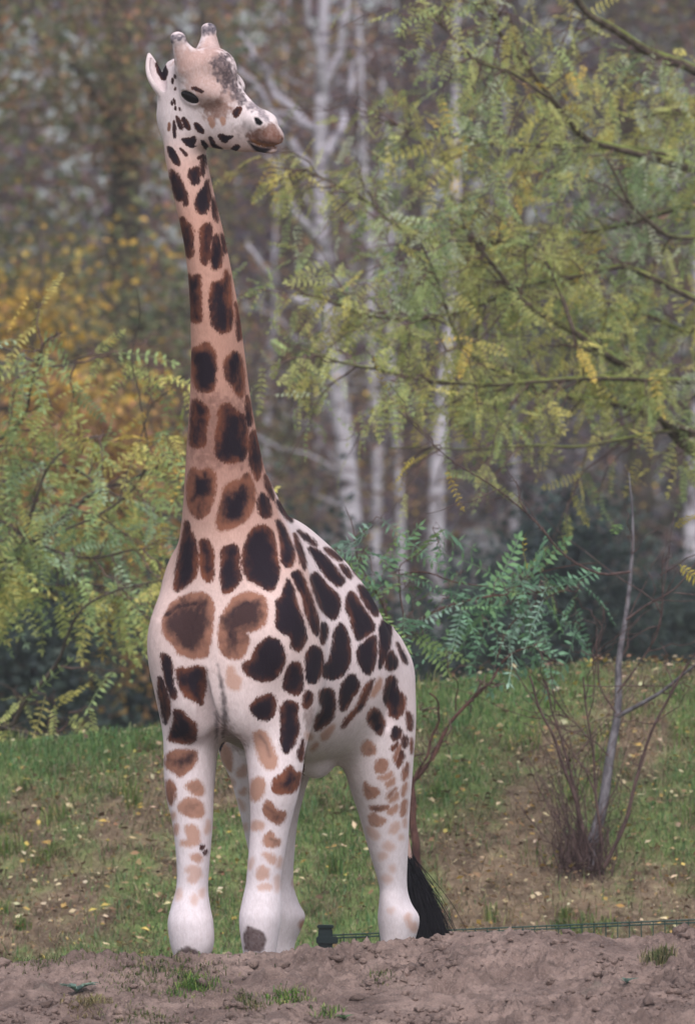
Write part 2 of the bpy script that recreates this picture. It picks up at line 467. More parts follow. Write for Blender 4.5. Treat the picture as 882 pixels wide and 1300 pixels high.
# birch: white bark with dark lenticels and scars
bm_ = NT('birch_bark', 0.7, 0.25)
_p = bm_.pos()
_w = bm_.noise(bm_.mapping(_p, (2.0, 2.0, 9.0)), 1.6, 5, 0.7)
_s = bm_.noise(bm_.mapping(_p, (1.0, 1.0, 2.4)), 1.1, 3, 0.6)
_c = bm_.mix(bm_.step(_w, 0.50, 0.60), srgb(176, 170, 182), srgb(126, 118, 128))
_c = bm_.mix(bm_.step(_s, 0.56, 0.64), _c, srgb(70, 62, 66))
bm_.color(_c); birch_m = bm_.m

def ground_z(x, y):
    return float(bank_z(np.array([[x, y]]))[0])

def forest_tree(name, label, cat, px, y, height, r0, crown, leaf, cols, wts, seed, lean=(0, 0), limbs=9, group='trees of the wood', birch=False, path=None, trunk_m=None):
    """crown = (low, high, half width, clumps, spread, leaves per clump)"""
    rg = np.random.default_rng(seed)
    x = (px - 441) / FOCAL * (y + CAM_DIST); gz = ground_z(x, y) - 0.15
    root = link(name, None, None, (x, y, gz)); root.empty_display_size = 0.5
    tag(root, label, cat, group)
    mb = MB()
    if path is None:
        path = np.array([[0, 0, 0], [lean[0] * 0.3 + rg.normal() * 0.08, rg.normal() * 0.1, height * 0.35], [lean[0] * 0.7, lean[1] * 0.7, height * 0.7], [lean[0], lean[1], height]])
    tp = smooth_path(path, 28, 0.15, rg)
    tr = r0 * np.linspace(1, 0.18, 28) ** 0.9; tr[0] *= 1.25
    mb.tube(tp, tr, 12)
    lo, hi, hw, clumps, spread, per = crown
    cc = []
    for k in range(limbs):
        f = rg.uniform(max(lo / height - 0.12, 0.08), 0.96); i = int(f * 27)
        a = rg.uniform(0, 2 * np.pi); ln = hw * rg.uniform(0.6, 1.15) * (1.1 - 0.5 * f)
        e = tp[i] + np.array([math.cos(a) * ln, math.sin(a) * ln, ln * rg.uniform(0.25, 1.0)])
        lp = smooth_path([tp[i], 0.5 * (tp[i] + e) + np.array([0, 0, 0.15 * ln]), e], 10, 0.12, rg)
        mb.tube(lp, tr[i] * 0.45 * np.linspace(1, 0.2, 10), 6)
        for q in range(4):
            j = rg.integers(3, 10); e2 = lp[j] + rg.normal(size=3) * np.array([0.5, 0.5, 0.4]) * hw * 0.45 + np.array([0, 0, 0.1])
            mb.tube(smooth_path([lp[j], e2], 6, 0.08, rg), tr[i] * 0.16 * np.linspace(1, 0.3, 6), 4)
            cc += [lp[j], e2, 0.5 * (lp[j] + e2)]
    link('trunk', mb.mesh('trunk', birch_m if birch else (trunk_m or bark_dark)), root)
    if per:
        cc = np.array(cc) if cc else np.zeros((0, 3))
        ext = np.c_[rg.normal(size=(clumps, 2)) * hw * 0.55, rg.uniform(lo, hi, clumps)]
        ext[:, :2] += np.stack([np.interp(ext[:, 2], tp[:, 2], tp[:, c]) for c in (0, 1)], 1)
        cen = np.concatenate([cc, ext]) if len(cc) else ext
        cen = cen[(cen[:, 2] > lo - 0.3)]
        C3, L, T = crown_leaves(cen, spread, per, leaf, cols, wts, rg)
        link('crown', leaf_quads(C3, 1.2, L, T, rg, 'crown', leaf_m, 0.7, 0.3), root)
    return root

OLIVE = [(124, 126, 92), (106, 116, 86), (142, 134, 94), (92, 108, 88)]
RUST = [(162, 118, 92), (142, 106, 90), (172, 130, 94), (126, 104, 96)]
GOLD = [(220, 180, 84), (206, 166, 80), (180, 160, 94)]
MAUVE = [(122, 106, 124), (134, 106, 108), (112, 104, 130), (138, 116, 116)]
DARK = [(64, 76, 76), (74, 88, 82), (56, 66, 72), (84, 94, 84)]
forest_tree('oak_tree', 'olive-brown autumn oak at the left edge of the wood', 'tree', -30, 41, 12.5, 0.20, (0.6, 11.5, 2.0, 120, 0.33, 78), 0.078, OLIVE + RUST[:2], [4, 4, 3, 3, 2, 2], 101, limbs=12)
forest_tree('oak_tree', 'russet and olive autumn oak behind the golden young maple', 'tree', 140, 47, 13.0, 0.22, (0.8, 12.0, 2.1, 130, 0.34, 78), 0.078, OLIVE + RUST, [3, 3, 3, 2, 3, 3, 2, 2], 102, limbs=12)
forest_tree('maple_tree', 'young maple with golden leaves low in front of the oaks', 'tree', 52, 37, 4.7, 0.06, (1.6, 4.6, 0.75, 34, 0.22, 34), 0.09, GOLD + OLIVE[:1] + RUST[:1], [4, 3, 3, 2, 2], 103, limbs=8)
forest_tree('beech_tree', 'coppery beech rising behind the head of the giraffe', 'tree', 270, 56, 14.0, 0.2, (0.8, 12.6, 1.9, 120, 0.36, 64), 0.078, RUST + MAUVE[:2] + OLIVE[:1], [3, 3, 3, 2, 2, 2, 2], 104, limbs=12)
forest_tree('beech_tree', 'mauve-brown thinning beech behind the leaning birch', 'tree', 380, 63, 14.0, 0.2, (0.8, 13.0, 2.0, 120, 0.38, 54), 0.078, MAUVE + RUST[:1], [3, 3, 3, 2, 2], 105, limbs=12)
forest_tree('hornbeam_tree', 'grey-brown hornbeam between the slender birches', 'tree', 520, 66, 14.0, 0.18, (0.6, 13.0, 1.9, 120, 0.38, 54), 0.078, MAUVE + DARK[1:2] + RUST[:1], [3, 3, 3, 2, 2, 1], 106, limbs=12)
forest_tree('hornbeam_tree', 'faded mauve hornbeam far behind the mossy boughs', 'tree', 660, 68, 14.0, 0.2, (0.6, 13.0, 2.0, 120, 0.38, 54), 0.078, MAUVE + DARK[3:] + OLIVE[:1], [3, 2, 4, 2, 2, 2], 107, limbs=12)
forest_tree('hornbeam_tree', 'dull olive-mauve hornbeam behind the many-stemmed shrub', 'tree', 790, 61, 14.0, 0.2, (0.6, 12.6, 2.0, 120, 0.38, 54), 0.078, MAUVE + DARK + OLIVE[:2], [2, 2, 3, 2, 1, 1, 1, 2, 2, 2], 108, limbs=12)
forest_tree('oak_tree', 'drab autumn oak at the right edge of the wood', 'tree', 930, 52, 13.0, 0.2, (0.6, 12.0, 1.9, 110, 0.36, 64), 0.078, MAUVE + OLIVE + RUST[:1], [2, 2, 2, 2, 2, 2, 2, 2, 2], 109, limbs=12)
forest_tree('maple_tree', 'small bronze maple low behind the young locust fronds', 'tree', 130, 28, 2.9, 0.05, (0.7, 2.8, 0.75, 30, 0.2, 30), 0.085, GOLD[1:] + RUST[:3], [2, 2, 3, 3, 2], 110, limbs=8)
forest_tree('oak_tree', 'olive oak standing left of the first oak at the wood edge', 'tree', -230, 45, 13.0, 0.2, (0.6, 12.0, 2.0, 100, 0.36, 60), 0.085, OLIVE + RUST[:2], [3, 3, 3, 2, 2, 2], 111, limbs=10)
forest_tree('oak_tree', 'mauve oak standing beyond the drab oak at the wood edge', 'tree', 1090, 55, 13.0, 0.2, (0.6, 12.0, 2.0, 100, 0.36, 60), 0.085, MAUVE + OLIVE[:2], [3, 3, 3, 2, 2, 2], 112, limbs=10)
# evergreen undergrowth
for px_, y_, h_, sd_, lb in ((40, 27, 1.5, 201, 'dark evergreen bush at the left end of the undergrowth'), (165, 30, 1.6, 202, 'dark evergreen bush half hidden by the giraffe shoulder'),
                             (300, 33, 1.6, 206, 'dark evergreen bush behind the giraffe chest'), (470, 36, 1.4, 207, 'dark evergreen bush behind the giraffe back'),
                             (640, 34, 1.8, 203, 'slate-green bush behind the teal-leaved sapling'), (745, 32, 1.9, 204, 'slate-green bush behind the grey shrub stem'), (850, 35, 1.8, 205, 'slate-green bush beside the last birch trunk')):
    forest_tree('evergreen_bush', lb, 'bush', px_, y_, h_, 0.05, (0.05, h_, 0.75, 70, 0.22, 40), 0.075, DARK, [3, 3, 3, 1], sd_, limbs=8, group='undergrowth of the wood')

# ---- birches
def birch(px_path, y, r0, label, seed, side=()):
    """px_path: (px, py) points from the root upwards."""
    rg = np.random.default_rng(seed)
    P3 = np.array([at(a, b, y) for a, b in px_path])
    base = P3[0].copy(); base[2] = ground_z(base[0], y) - 0.1
    P3 = np.vstack([base, P3])
    root = link('birch_tree', None, None, tuple(base)); tag(root, label, 'birch', 'birches of the wood')
    mb = MB(); tp = smooth_path(P3 - base, 40, 0.05, rg)
    # carry on upwards out of the picture
    up = tp[-1] - tp[-6]; up = up / np.linalg.norm(up)
    tp = np.vstack([tp, tp[-1] + np.outer(np.linspace(0.3, max(1.0, 12.5 - tp[-1][2]), 10), up * 0.7 + np.array([0, 0, 0.3]))])
    rr = r0 * np.linspace(1, 0.25, len(tp)); mb.tube(tp, rr, 12)
    link('trunk', mb.mesh('trunk', birch_m), root)
    mb = MB(); tips = []
    for (a, b), (c, d) in side:
        A, B_ = at(a, b, y) - base, at(c, d, y + rg.uniform(-0.8, 0.8)) - base
        lp = smooth_path([A, 0.5 * (A + B_) + np.array([0.0, 0, -0.08]), B_], 12, 0.08, rg)
        mb.tube(lp, np.linspace(0.048, 0.02, 12), 8)
    for k in range(34):
        i = rg.integers(12, len(tp)); a = rg.uniform(0, 6.28); ln = rg.uniform(0.5, 1.5)
        e = tp[i] + np.array([math.cos(a), math.sin(a), rg.uniform(0.1, 1.0)]) * ln
        lp = smooth_path([tp[i], e], 8, 0.15, rg); mb.tube(lp, np.linspace(0.014, 0.004, 8), 4)
        for q in range(3):
            j = rg.integers(2, 8); e2 = lp[j] + rg.normal(size=3) * 0.3 - np.array([0, 0, 0.15]); mb.tube(smooth_path([lp[j], e2], 5, 0.05, rg), np.linspace(0.006, 0.003, 5), 4); tips.append(e2)
    link('branches', mb.mesh('branches', birch_m if side else bark_twig), root)['kind'] = 'stuff'
    C3, L, T = crown_leaves(np.array(tips), 0.16, 5, 0.05, GOLD + OLIVE[:2], [2, 2, 2, 2, 2], rg)
    link('crown', leaf_quads(C3, 1.2, L, T, rg, 'crown', leaf_m, 0.7, 0.3), root)
birch([(457, 850), (450, 700), (441, 600), (431, 470), (417, 360), (409, 260), (409, 150), (411, 40)], 44, 0.125, 'leaning white birch forking pale limbs beside the giraffe muzzle', 301,
      side=[((409, 175), (300, 30)), ((413, 130), (385, -20)), ((409, 230), (310, 75)), ((420, 330), (330, 205)), ((424, 400), (302, 300)), ((411, 110), (455, -20)), ((412, 200), (470, 60))])
birch([(476, 850), (475, 700), (473, 560), (468, 470), (462, 330), (455, 150), (448, 0)], 50, 0.07, 'slim white birch just right of the leaning birch', 302)
birch([(514, 850), (512, 700), (507, 560), (502, 470), (497, 300), (492, 100)], 53, 0.055, 'thinnest white birch sapling in the wood', 303)
birch([(555, 866), (557, 760), (556, 620), (562, 500), (572, 380), (580, 200), (585, 20)], 41, 0.09, 'stout white birch with dark scars behind the sapling twigs', 304)
birch([(880, 850), (877, 760), (875, 650), (880, 500), (884, 300), (886, 100)], 42, 0.085, 'white birch trunk at the right end of the wood', 305)
birch([(640, 850), (648, 700), (652, 500), (650, 300), (640, 80)], 62, 0.07, 'dim distant birch behind the mossy boughs', 306)
birch([(330, 850), (338, 600), (344, 400), (350, 200)], 60, 0.06, 'dim distant birch behind the giraffe neck', 307)

# ---- the far mass of the wood
rg = np.random.default_rng(404)
n = 1300
cen = np.c_[rg.uniform(-16, 16, n), rg.uniform(74, 92, n), rg.uniform(1.4, 13.5, n)]
kp = rg.uniform(size=n) < 0.96; cen = cen[kp]
C3, L, T = crown_leaves(cen, 0.62, 62, 0.24, MAUVE + OLIVE[:2] + DARK[1:2] + RUST[:1], [4, 3, 4, 3, 2, 2, 2, 2], rg, 0.14)
fw = link('far_woodland', leaf_quads(C3, 1.4, L, T, rg, 'far_woodland', leaf_m, 0.8, 0.3))
tag(fw, 'blurred mauve and olive mass of distant autumn woodland', 'woodland', kind='stuff')
print('far', round(time.time() - T_START, 1), 's')
# ================================================================== the giraffe
# Local frame of the animal: s runs from chest to rump, l to its own left, z up.
TH = R(21.0)
SB, CB = math.sin(TH), math.cos(TH)
B_AX = np.array([SB, CB, 0.0]); L_AX = np.array([CB, -SB, 0.0]); Z_AX = np.array([0, 0, 1.0])
G_O = np.array([-0.524, 0.0, 0.0])

def lut(keys, n=300):
    """Smooth interpolation of key rows (first column = parameter)."""
    K = np.asarray(keys, float); K = K[np.argsort(K[:, 0])]
    t = K[:, 0]; Y = K[:, 1:]
    m = np.zeros_like(Y)
    m[1:-1] = (Y[2:] - Y[:-2]) / (t[2:] - t[:-2])[:, None]
    m[0] = (Y[1] - Y[0]) / (t[1] - t[0]); m[-1] = (Y[-1] - Y[-2]) / (t[-1] - t[-2])
    x = np.linspace(t[0], t[-1], n)
    i = np.clip(np.searchsorted(t, x, side='right') - 1, 0, len(t) - 2)
    h = (t[i + 1] - t[i]); q = ((x - t[i]) / h)[:, None]; h = h[:, None]
    out = ((2 * q**3 - 3 * q**2 + 1) * Y[i] + (q**3 - 2 * q**2 + q) * h * m[i]
           + (-2 * q**3 + 3 * q**2) * Y[i + 1] + (q**3 - q**2) * h * m[i + 1])
    return x, out

class Stack:
    """Loft of super-ellipses along an axis: keys (t, cu, cv, ru, rv_plus, rv_minus)."""
    def __init__(self, o, A, U, V, keys, n=2.0, taper=0.0, k=0.06):
        self.o, self.A, self.U, self.V, self.n, self.taper, self.k = map(lambda a: a, (np.asarray(o, float), A, U, V, n, taper, k))
        self.x, self.y = lut(keys)
        self.y[:, 2:] = np.maximum(self.y[:, 2:], 0.004)
        pts = []
        for x, (cu, cv, ru, rp, rm) in zip(self.x[::6], self.y[::6]):
            for a in (-1, 1):
                for b, rr in ((1, rp), (-1, rm)):
                    pts.append(self.o + A * x + U * (cu + a * ru) + V * (cv + b * rr))
        pts = np.array(pts); self.lo, self.hi = pts.min(0) - k - 0.04, pts.max(0) + k + 0.04
    def d(self, P):
        q = P - self.o
        t, u, v = q @ self.A, q @ self.U, q @ self.V
        cu, cv, ru, rp, rm = [np.interp(t, self.x, self.y[:, i]) for i in range(5)]
        v = v - cv; u = u - cu
        rv = np.where(v > 0, rp, rm)
        dv = v / rv
        if self.taper:
            ru = ru * (1 - self.taper * np.clip(dv, 0, 1) ** 1.3)
        du = u / ru
        qq = (np.abs(du) ** self.n + np.abs(dv) ** self.n) ** (1.0 / self.n)
        d = (qq - 1) * np.minimum(ru, rv)
        return np.maximum(d, np.maximum(self.x[0] - t, t - self.x[-1]))

class Ell:
    def __init__(self, c, axes, r, k=0.05):
        self.c = np.asarray(c, float); self.M = np.array(axes, float); self.r = np.asarray(r, float); self.k = k
        e = np.sqrt(((self.M * self.r[:, None]) ** 2).sum(0)); self.lo = self.c - e - k - 0.04; self.hi = self.c + e + k + 0.04
    def d(self, P):
        q = (P - self.c) @ self.M.T / self.r
        m = np.sqrt((q * q).sum(1)) + 1e-9
        g = np.sqrt(((q / self.r) ** 2).sum(1)) + 1e-9
        return m * (m - 1) / g

class Cone:
    def __init__(self, a, b, ra, rb, k=0.03):
        self.a, self.b, self.ra, self.rb, self.k = np.asarray(a, float), np.asarray(b, float), ra, rb, k
        m = max(ra, rb) + k + 0.04
        self.lo = np.minimum(self.a, self.b) - m; self.hi = np.maximum(self.a, self.b) + m
    def d(self, P):
        ab = self.b - self.a
        t = np.clip(((P - self.a) @ ab) / (ab @ ab), 0, 1)
        w = P - self.a - t[:, None] * ab
        return np.sqrt((w * w).sum(1)) - (self.ra + (self.rb - self.ra) * t)

def smin(a, b, k):
    h = np.clip(0.5 + 0.5 * (b - a) / k, 0, 1)
    return b + (a - b) * h - k * h * (1 - h)

def limb_keys(rows, extra_s=0.0):
    """rows (py, left px, right px, s, fore-aft radius) -> z-stack keys in the animal's axes."""
    out = []
    for py, a, b, s, fb in rows:
        c = 0.5 * (a + b); y = 0.0
        for _ in range(6):
            p = at(c, py, y)
            l = (p[0] - G_O[0] - s * SB) / CB
            y = s * CB - l * SB
        hw = 0.5 * (b - a) * (CAM_DIST + y) / FOCAL
        lat = math.sqrt(max(hw * hw - (fb * SB) ** 2, (0.45 * hw) ** 2)) / CB
        out.append((p[2], l, s, lat, fb, fb))
    return out

UNION, CARVE = [], []
U = UNION.append
def zstack(rows, n=2.0, k=0.06):
    U(Stack(G_O, Z_AX, L_AX, B_AX, limb_keys(rows), n=n, k=k))
def gp(s, l, z):
    return G_O + B_AX * s + L_AX * l + Z_AX * z
AX = (B_AX, L_AX, Z_AX)

# ---- trunk: (s, centre l, centre z, half width, up radius, down radius)
def trunk(rows, **kw):
    U(Stack(G_O, B_AX, L_AX, Z_AX, [(s, 0, zc, w, top - zc, zc - bot) for s, zc, w, top, bot in rows], **kw))
trunk([(-0.27, 2.28, 0.05, 2.36, 2.20), (-0.24, 2.26, 0.15, 2.50, 2.06), (-0.17, 2.25, 0.235, 2.70, 1.98), (-0.05, 2.25, 0.285, 2.92, 1.94),
       (0.20, 2.24, 0.315, 2.95, 1.88), (0.45, 2.24, 0.345, 2.90, 1.83), (0.75, 2.24, 0.385, 2.86, 1.79),
       (1.00, 2.25, 0.395, 2.78, 1.80), (1.22, 2.25, 0.325, 2.63, 1.88), (1.45, 2.23, 0.24, 2.44, 2.0),
       (1.58, 2.20, 0.18, 2.34, 2.08), (1.66, 2.18, 0.05, 2.24, 2.14)], n=2.15, taper=0.30, k=0.08)
# ---- neck
zstack([(110, 214, 248, -0.38, 0.07), (150, 209, 254, -0.37, 0.105), (200, 210.5, 262, -0.36, 0.112), (250, 221, 272.5, -0.34, 0.12), (300, 232.5, 284.5, -0.31, 0.128),
        (350, 239.5, 294.5, -0.27, 0.138), (400, 242.5, 303.5, -0.23, 0.15), (450, 243.5, 310, -0.18, 0.165),
        (500, 242.5, 316.5, -0.13, 0.185), (550, 239.5, 325, -0.07, 0.21), (600, 236.5, 336, 0.0, 0.25),
        (640, 234.5, 350, 0.07, 0.30), (680, 232, 366, 0.14, 0.345), (720, 226, 378, 0.18, 0.36), (770, 228, 372, 0.20, 0.33), (800, 240, 352, 0.2, 0.2)], n=2.15, k=0.10)
# ---- withers ridge running down from the neck
U(Stack(G_O, B_AX, L_AX, Z_AX, [(0.05, 0, 2.9, 0.05, 0.2, 0.3), (0.25, 0, 2.84, 0.08, 0.13, 0.3), (0.45, 0, 2.78, 0.10, 0.11, 0.3),
                               (0.7, 0, 2.72, 0.12, 0.12, 0.25), (0.95, 0, 2.62, 0.1, 0.1, 0.2)], k=0.10))
# ---- shoulders, chest, haunches
for sg in (-1, 1):
    U(Ell(gp(0.10, sg * 0.235, 2.28), AX, (0.22, 0.125, 0.42), k=0.14))
    U(Ell(gp(-0.09, sg * 0.205, 2.33), AX, (0.15, 0.135, 0.20), k=0.09))      # point of the shoulder
    U(Ell(gp(-0.13, sg * 0.12, 2.12), AX, (0.12, 0.115, 0.22), k=0.07))       # pectorals
    U(Ell(gp(1.30, sg * 0.195, 2.06), AX, (0.25, 0.13, 0.34), k=0.09))        # haunch
U(Ell(gp(0.98, 0.03, 1.80), AX, (0.12, 0.075, 0.085), k=0.05))               # sheath
# ---- fore legs
def lower_leg(px, s, top, wide=1.0):
    return [(1232, px - 17 * wide, px + 17 * wide, s, 0.075), (1265, px - 13.5, px + 13.5, s + 0.0, 0.058), (1330, px - 12, px + 12, s, 0.052),
            (1390, px - 13, px + 13, s, 0.055), (1412, px - 17, px + 17, s, 0.075), (1432, px - 14, px + 14, s - 0.03, 0.06),
            (1446, px - 18, px + 18, s - 0.05, 0.085), (1462, px - 21, px + 21, s - 0.06, 0.10), (1476, px - 24, px + 24, s - 0.065, 0.115)]
zstack([(800, 214, 268, 0.06, 0.2), (850, 204, 272, 0.05, 0.2), (880, 204.5, 275, 0.03, 0.185), (910, 207.5, 277, 0.02, 0.165), (950, 208.5, 276, 0.01, 0.145),
        (1000, 210, 271.5, 0.0, 0.125), (1050, 220, 269.5, 0.0, 0.105), (1100, 225, 265.5, 0.0, 0.09), (1128, 224, 264, 0.0, 0.086),
        (1150, 218, 266.5, -0.01, 0.096), (1171, 213.5, 270.5, -0.02, 0.104), (1200, 217, 271, -0.015, 0.098)] + lower_leg(244, 0.0, 0), n=2.15, k=0.07)
zstack([(800, 310, 396, 0.12, 0.22), (850, 300, 398, 0.10, 0.21), (880, 297, 396, 0.08, 0.2), (910, 300, 391, 0.05, 0.18), (950, 311, 387, 0.03, 0.155),
        (1000, 317, 380, 0.0, 0.13), (1050, 318, 367.5, 0.0, 0.107), (1100, 314.5, 358.5, -0.01, 0.092), (1122, 312.5, 356, -0.01, 0.09),
        (1145, 307.5, 357, -0.015, 0.10), (1166, 304, 357, -0.02, 0.108), (1197, 307, 352, -0.015, 0.098)] + lower_leg(330, 0.0, 0), n=2.15, k=0.07)
# ---- hind legs
def lower_hind(px, s):
    return [(1230, px - 16, px + 16, s, 0.078), (1265, px - 13, px + 13, s - 0.02, 0.062), (1330, px - 11.5, px + 11.5, s - 0.05, 0.055),
            (1388, px - 12.5, px + 12.5, s - 0.07, 0.058), (1408, px - 16, px + 16, s - 0.07, 0.075), (1424, px - 13.5, px + 13.5, s - 0.1, 0.06),
            (1438, px - 17, px + 17, s - 0.12, 0.085), (1452, px - 20, px + 20, s - 0.13, 0.10), (1466, px - 22, px + 22, s - 0.135, 0.11)]
zstack([(798, 478, 496, 1.24, 0.04), (815, 466, 508, 1.27, 0.18), (840, 446, 521.5, 1.30, 0.30), (880, 436, 524.5, 1.28, 0.31), (935, 430, 525.5, 1.24, 0.29), (990, 441.5, 522.5, 1.26, 0.225),
        (1032, 455, 519.5, 1.30, 0.172), (1080, 468.5, 517.5, 1.345, 0.13), (1126, 481.5, 516.5, 1.385, 0.096), (1146, 481, 521.5, 1.40, 0.11),
        (1166, 479.5, 532, 1.42, 0.125), (1198, 483.5, 525, 1.42, 0.10)] + lower_hind(500, 1.41), n=2.1, k=0.08)
zstack([(780, 345, 355, 1.18, 0.03), (810, 330, 375, 1.17, 0.15), (850, 312, 392, 1.16, 0.25), (900, 284, 402, 1.12, 0.30), (940, 278, 402, 1.10, 0.28), (963, 281, 399, 1.10, 0.25), (989, 293.5, 391, 1.11, 0.22),
        (1040, 307, 378, 1.15, 0.165), (1090, 319, 373, 1.20, 0.125), (1124, 334, 372.5, 1.24, 0.096), (1146, 335, 379, 1.26, 0.11),
        (1164, 334, 387, 1.28, 0.125), (1198, 338, 374.5, 1.28, 0.10)] + lower_hind(355, 1.27), n=2.1, k=0.08)

# ---- head: t forward, w to the animal's right (towards the camera), a up
H_AX = np.array([0.797, -0.478, -0.367]); H_AX /= np.linalg.norm(H_AX)
_u = Z_AX - H_AX * H_AX[2]; _u /= np.linalg.norm(_u)
_r = np.cross(H_AX, _u)
_ro = R(17)
W_AX = _r * math.cos(_ro) - _u * math.sin(_ro)
A_AX = _u * math.cos(_ro) + _r * math.sin(_ro)
H_O = at(217, 107, -0.30)
def hp(t, w, a):
    return H_O + H_AX * t + W_AX * w + A_AX * a
HX = (H_AX, W_AX, A_AX)
head = [  # t, top, bottom, half width
    (-0.03, 0.10, -0.10, 0.05), (0.0, 0.125, -0.15, 0.085), (0.05, 0.152, -0.195, 0.105), (0.10, 0.163, -0.215, 0.114), (0.16, 0.178, -0.22, 0.118),
    (0.22, 0.186, -0.213, 0.114), (0.28, 0.172, -0.20, 0.10), (0.34, 0.125, -0.188, 0.086), (0.40, 0.088, -0.165, 0.074), (0.46, 0.062, -0.14, 0.062), (0.50, 0.048, -0.115, 0.058),
    (0.54, 0.032, -0.088, 0.058), (0.575, 0.014, -0.078, 0.054), (0.605, -0.006, -0.070, 0.044), (0.624, -0.03, -0.058, 0.02)]
U(Stack(H_O, H_AX, W_AX, A_AX, [(t, 0, 0.45 * a + 0.55 * b, w, a - (0.45 * a + 0.55 * b), (0.45 * a + 0.55 * b) - b) for t, a, b, w in head], n=2.35, taper=0.25, k=0.04))
U(Cone(hp(0.42, 0, -0.125), hp(0.545, 0, -0.098), 0.040, 0.030, k=0.03))        # chin
U(Ell(hp(0.56, 0, -0.100), HX, (0.045, 0.040, 0.022), k=0.014))               # lower lip
U(Ell(hp(0.218, 0, 0.175), HX, (0.075, 0.065, 0.055), k=0.08))                   # median horn
for sg in (-1, 1):
    U(Cone(hp(0.13, sg * 0.082, 0.15), hp(0.072 if sg > 0 else 0.088, sg * 0.103, 0.262), 0.055, 0.029, k=0.07))   # ossicones
    U(Ell(hp(0.069 if sg > 0 else 0.085, sg * 0.1035, 0.270), HX, (0.033, 0.033, 0.028), k=0.015))
    U(Ell(hp(0.235, sg * 0.088, 0.078), HX, (0.09, 0.042, 0.045), k=0.06))                   # brow over the eye
    U(Ell(hp(0.195, sg * 0.104, 0.045), HX, (0.058, 0.024, 0.042), k=0.025))                     # eyelids
    U(Ell(hp(0.14, sg * 0.075, -0.13), HX, (0.12, 0.04, 0.085), k=0.05))                       # jaw muscle
    U(Ell(hp(0.505, sg * 0.042, 0.010), HX, (0.045, 0.020, 0.026), k=0.04))                    # nostril wing
    CARVE.append(Ell(hp(0.516, sg * 0.063, 0.034), HX, (0.018, 0.016, 0.0085), k=0.008))
    CARVE.append(Ell(hp(0.192, sg * 0.136, 0.036), HX, (0.058, 0.030, 0.027), k=0.010))        # eye opening
# mouth line
CARVE.append(Ell(hp(0.565, 0, -0.0865), HX, (0.075, 0.085, 0.002), k=0.006))
# ---- ears
def ear(base, tip, face, width):
    base, tip = np.asarray(base), np.asarray(tip)
    A = tip - base; Ln = np.linalg.norm(A); A = A / Ln
    N = face - A * (face @ A); N /= np.linalg.norm(N)
    S = np.cross(A, N)
    keys = [(f * Ln, 0, bend, w * width, th, th) for f, w, th, bend in ((-0.08, .25, .02, 0), (0.05, .38, .024, 0), (0.25, .78, .026, -0.004), (0.5, 1.0, .023, -0.008), (0.7, .86, .019, -0.006), (0.88, .5, .013, 0.0), (1.0, .12, .007, 0.006))]
    U(Stack(base, A, S, N, keys, n=2.0, k=0.012))
    kc = [(f * Ln, 0, bend + 0.028, w * width, th, th) for f, w, th, bend in ((0.12, .2, .02, 0), (0.3, .5, .032, -0.004), (0.5, .7, .034, -0.008), (0.72, .58, .030, -0.006), (0.88, .22, .022, 0))]
    CARVE.append(Stack(base, A, S, N, kc, n=2.0, k=0.006))
ear(at(209.5, 126, -0.37), at(188, 68.5, -0.32), np.array([0.52, -0.80, 0.25]), 0.041)
ear(hp(0.03, -0.10, 0.04), hp(-0.13, -0.19, 0.02), np.array([0.6, 0.4, 0.0]), 0.048)
# ---- folds of the chest between the fore legs, flank fold, throat
CARVE.append(Cone(gp(-0.285, -0.028, 2.18), gp(-0.15, -0.024, 1.86), 0.03, 0.055, k=0.022))
CARVE.append(Cone(gp(-0.33, -0.028, 2.45), gp(-0.315, -0.028, 2.2), 0.01, 0.016, k=0.06))

# crease behind the shoulder blade and the fold of the flank
CARVE.append(Cone(gp(0.34, 0.385, 2.66), gp(0.33, 0.395, 2.05), 0.02, 0.035, k=0.05))
CARVE.append(Cone(gp(1.12, 0.415, 2.42), gp(1.06, 0.36, 1.98), 0.015, 0.03, k=0.04))

def field(P):
    d = np.full(len(P), 0.5)
    for pr in UNION:
        i = np.nonzero(((P > pr.lo) & (P < pr.hi)).all(1))[0]
        if len(i):
            d[i] = smin(d[i], pr.d(P[i]), pr.k)
    for pr in CARVE:
        i = np.nonzero(((P > pr.lo) & (P < pr.hi)).all(1))[0]
        if len(i):
            d[i] = -smin(-d[i], pr.d(P[i]), pr.k)
    return d

def polygonise(vox):
    import openvdb
    lo = np.min([p.lo for p in UNION], 0); hi = np.max([p.hi for p in UNION], 0)
    CS = 6; big = vox * CS
    n = np.ceil((hi - lo) / big).astype(int) + 1
    g = np.stack(np.meshgrid(*[np.arange(k) for k in n], indexing='ij'), -1).reshape(-1, 3)
    f = field(lo + (g + 0.5) * big - 0.5 * vox)
    dense = np.repeat(np.repeat(np.repeat(np.where(f > 0, 0.05, -0.05).astype(np.float32).reshape(n), CS, 0), CS, 1), CS, 2)
    near = g[np.abs(f) < big * 1.7 + 0.02]
    sub = np.stack(np.meshgrid(*[np.arange(CS)] * 3, indexing='ij'), -1).reshape(-1, 3)
    for c0 in range(0, len(near), 6000):
        I = (near[c0:c0 + 6000, None, :] * CS + sub[None]).reshape(-1, 3)
        dense[I[:, 0], I[:, 1], I[:, 2]] = np.clip(field(lo + I * vox), -0.05, 0.05)
    grid = openvdb.FloatGrid(0.05)
    grid.copyFromArray(dense)
    pts, quads = grid.convertToQuads(0.0)
    return lo + np.asarray(pts, float) * vox, np.asarray(quads, np.int64)

GV, GF = polygonise(0.0075)
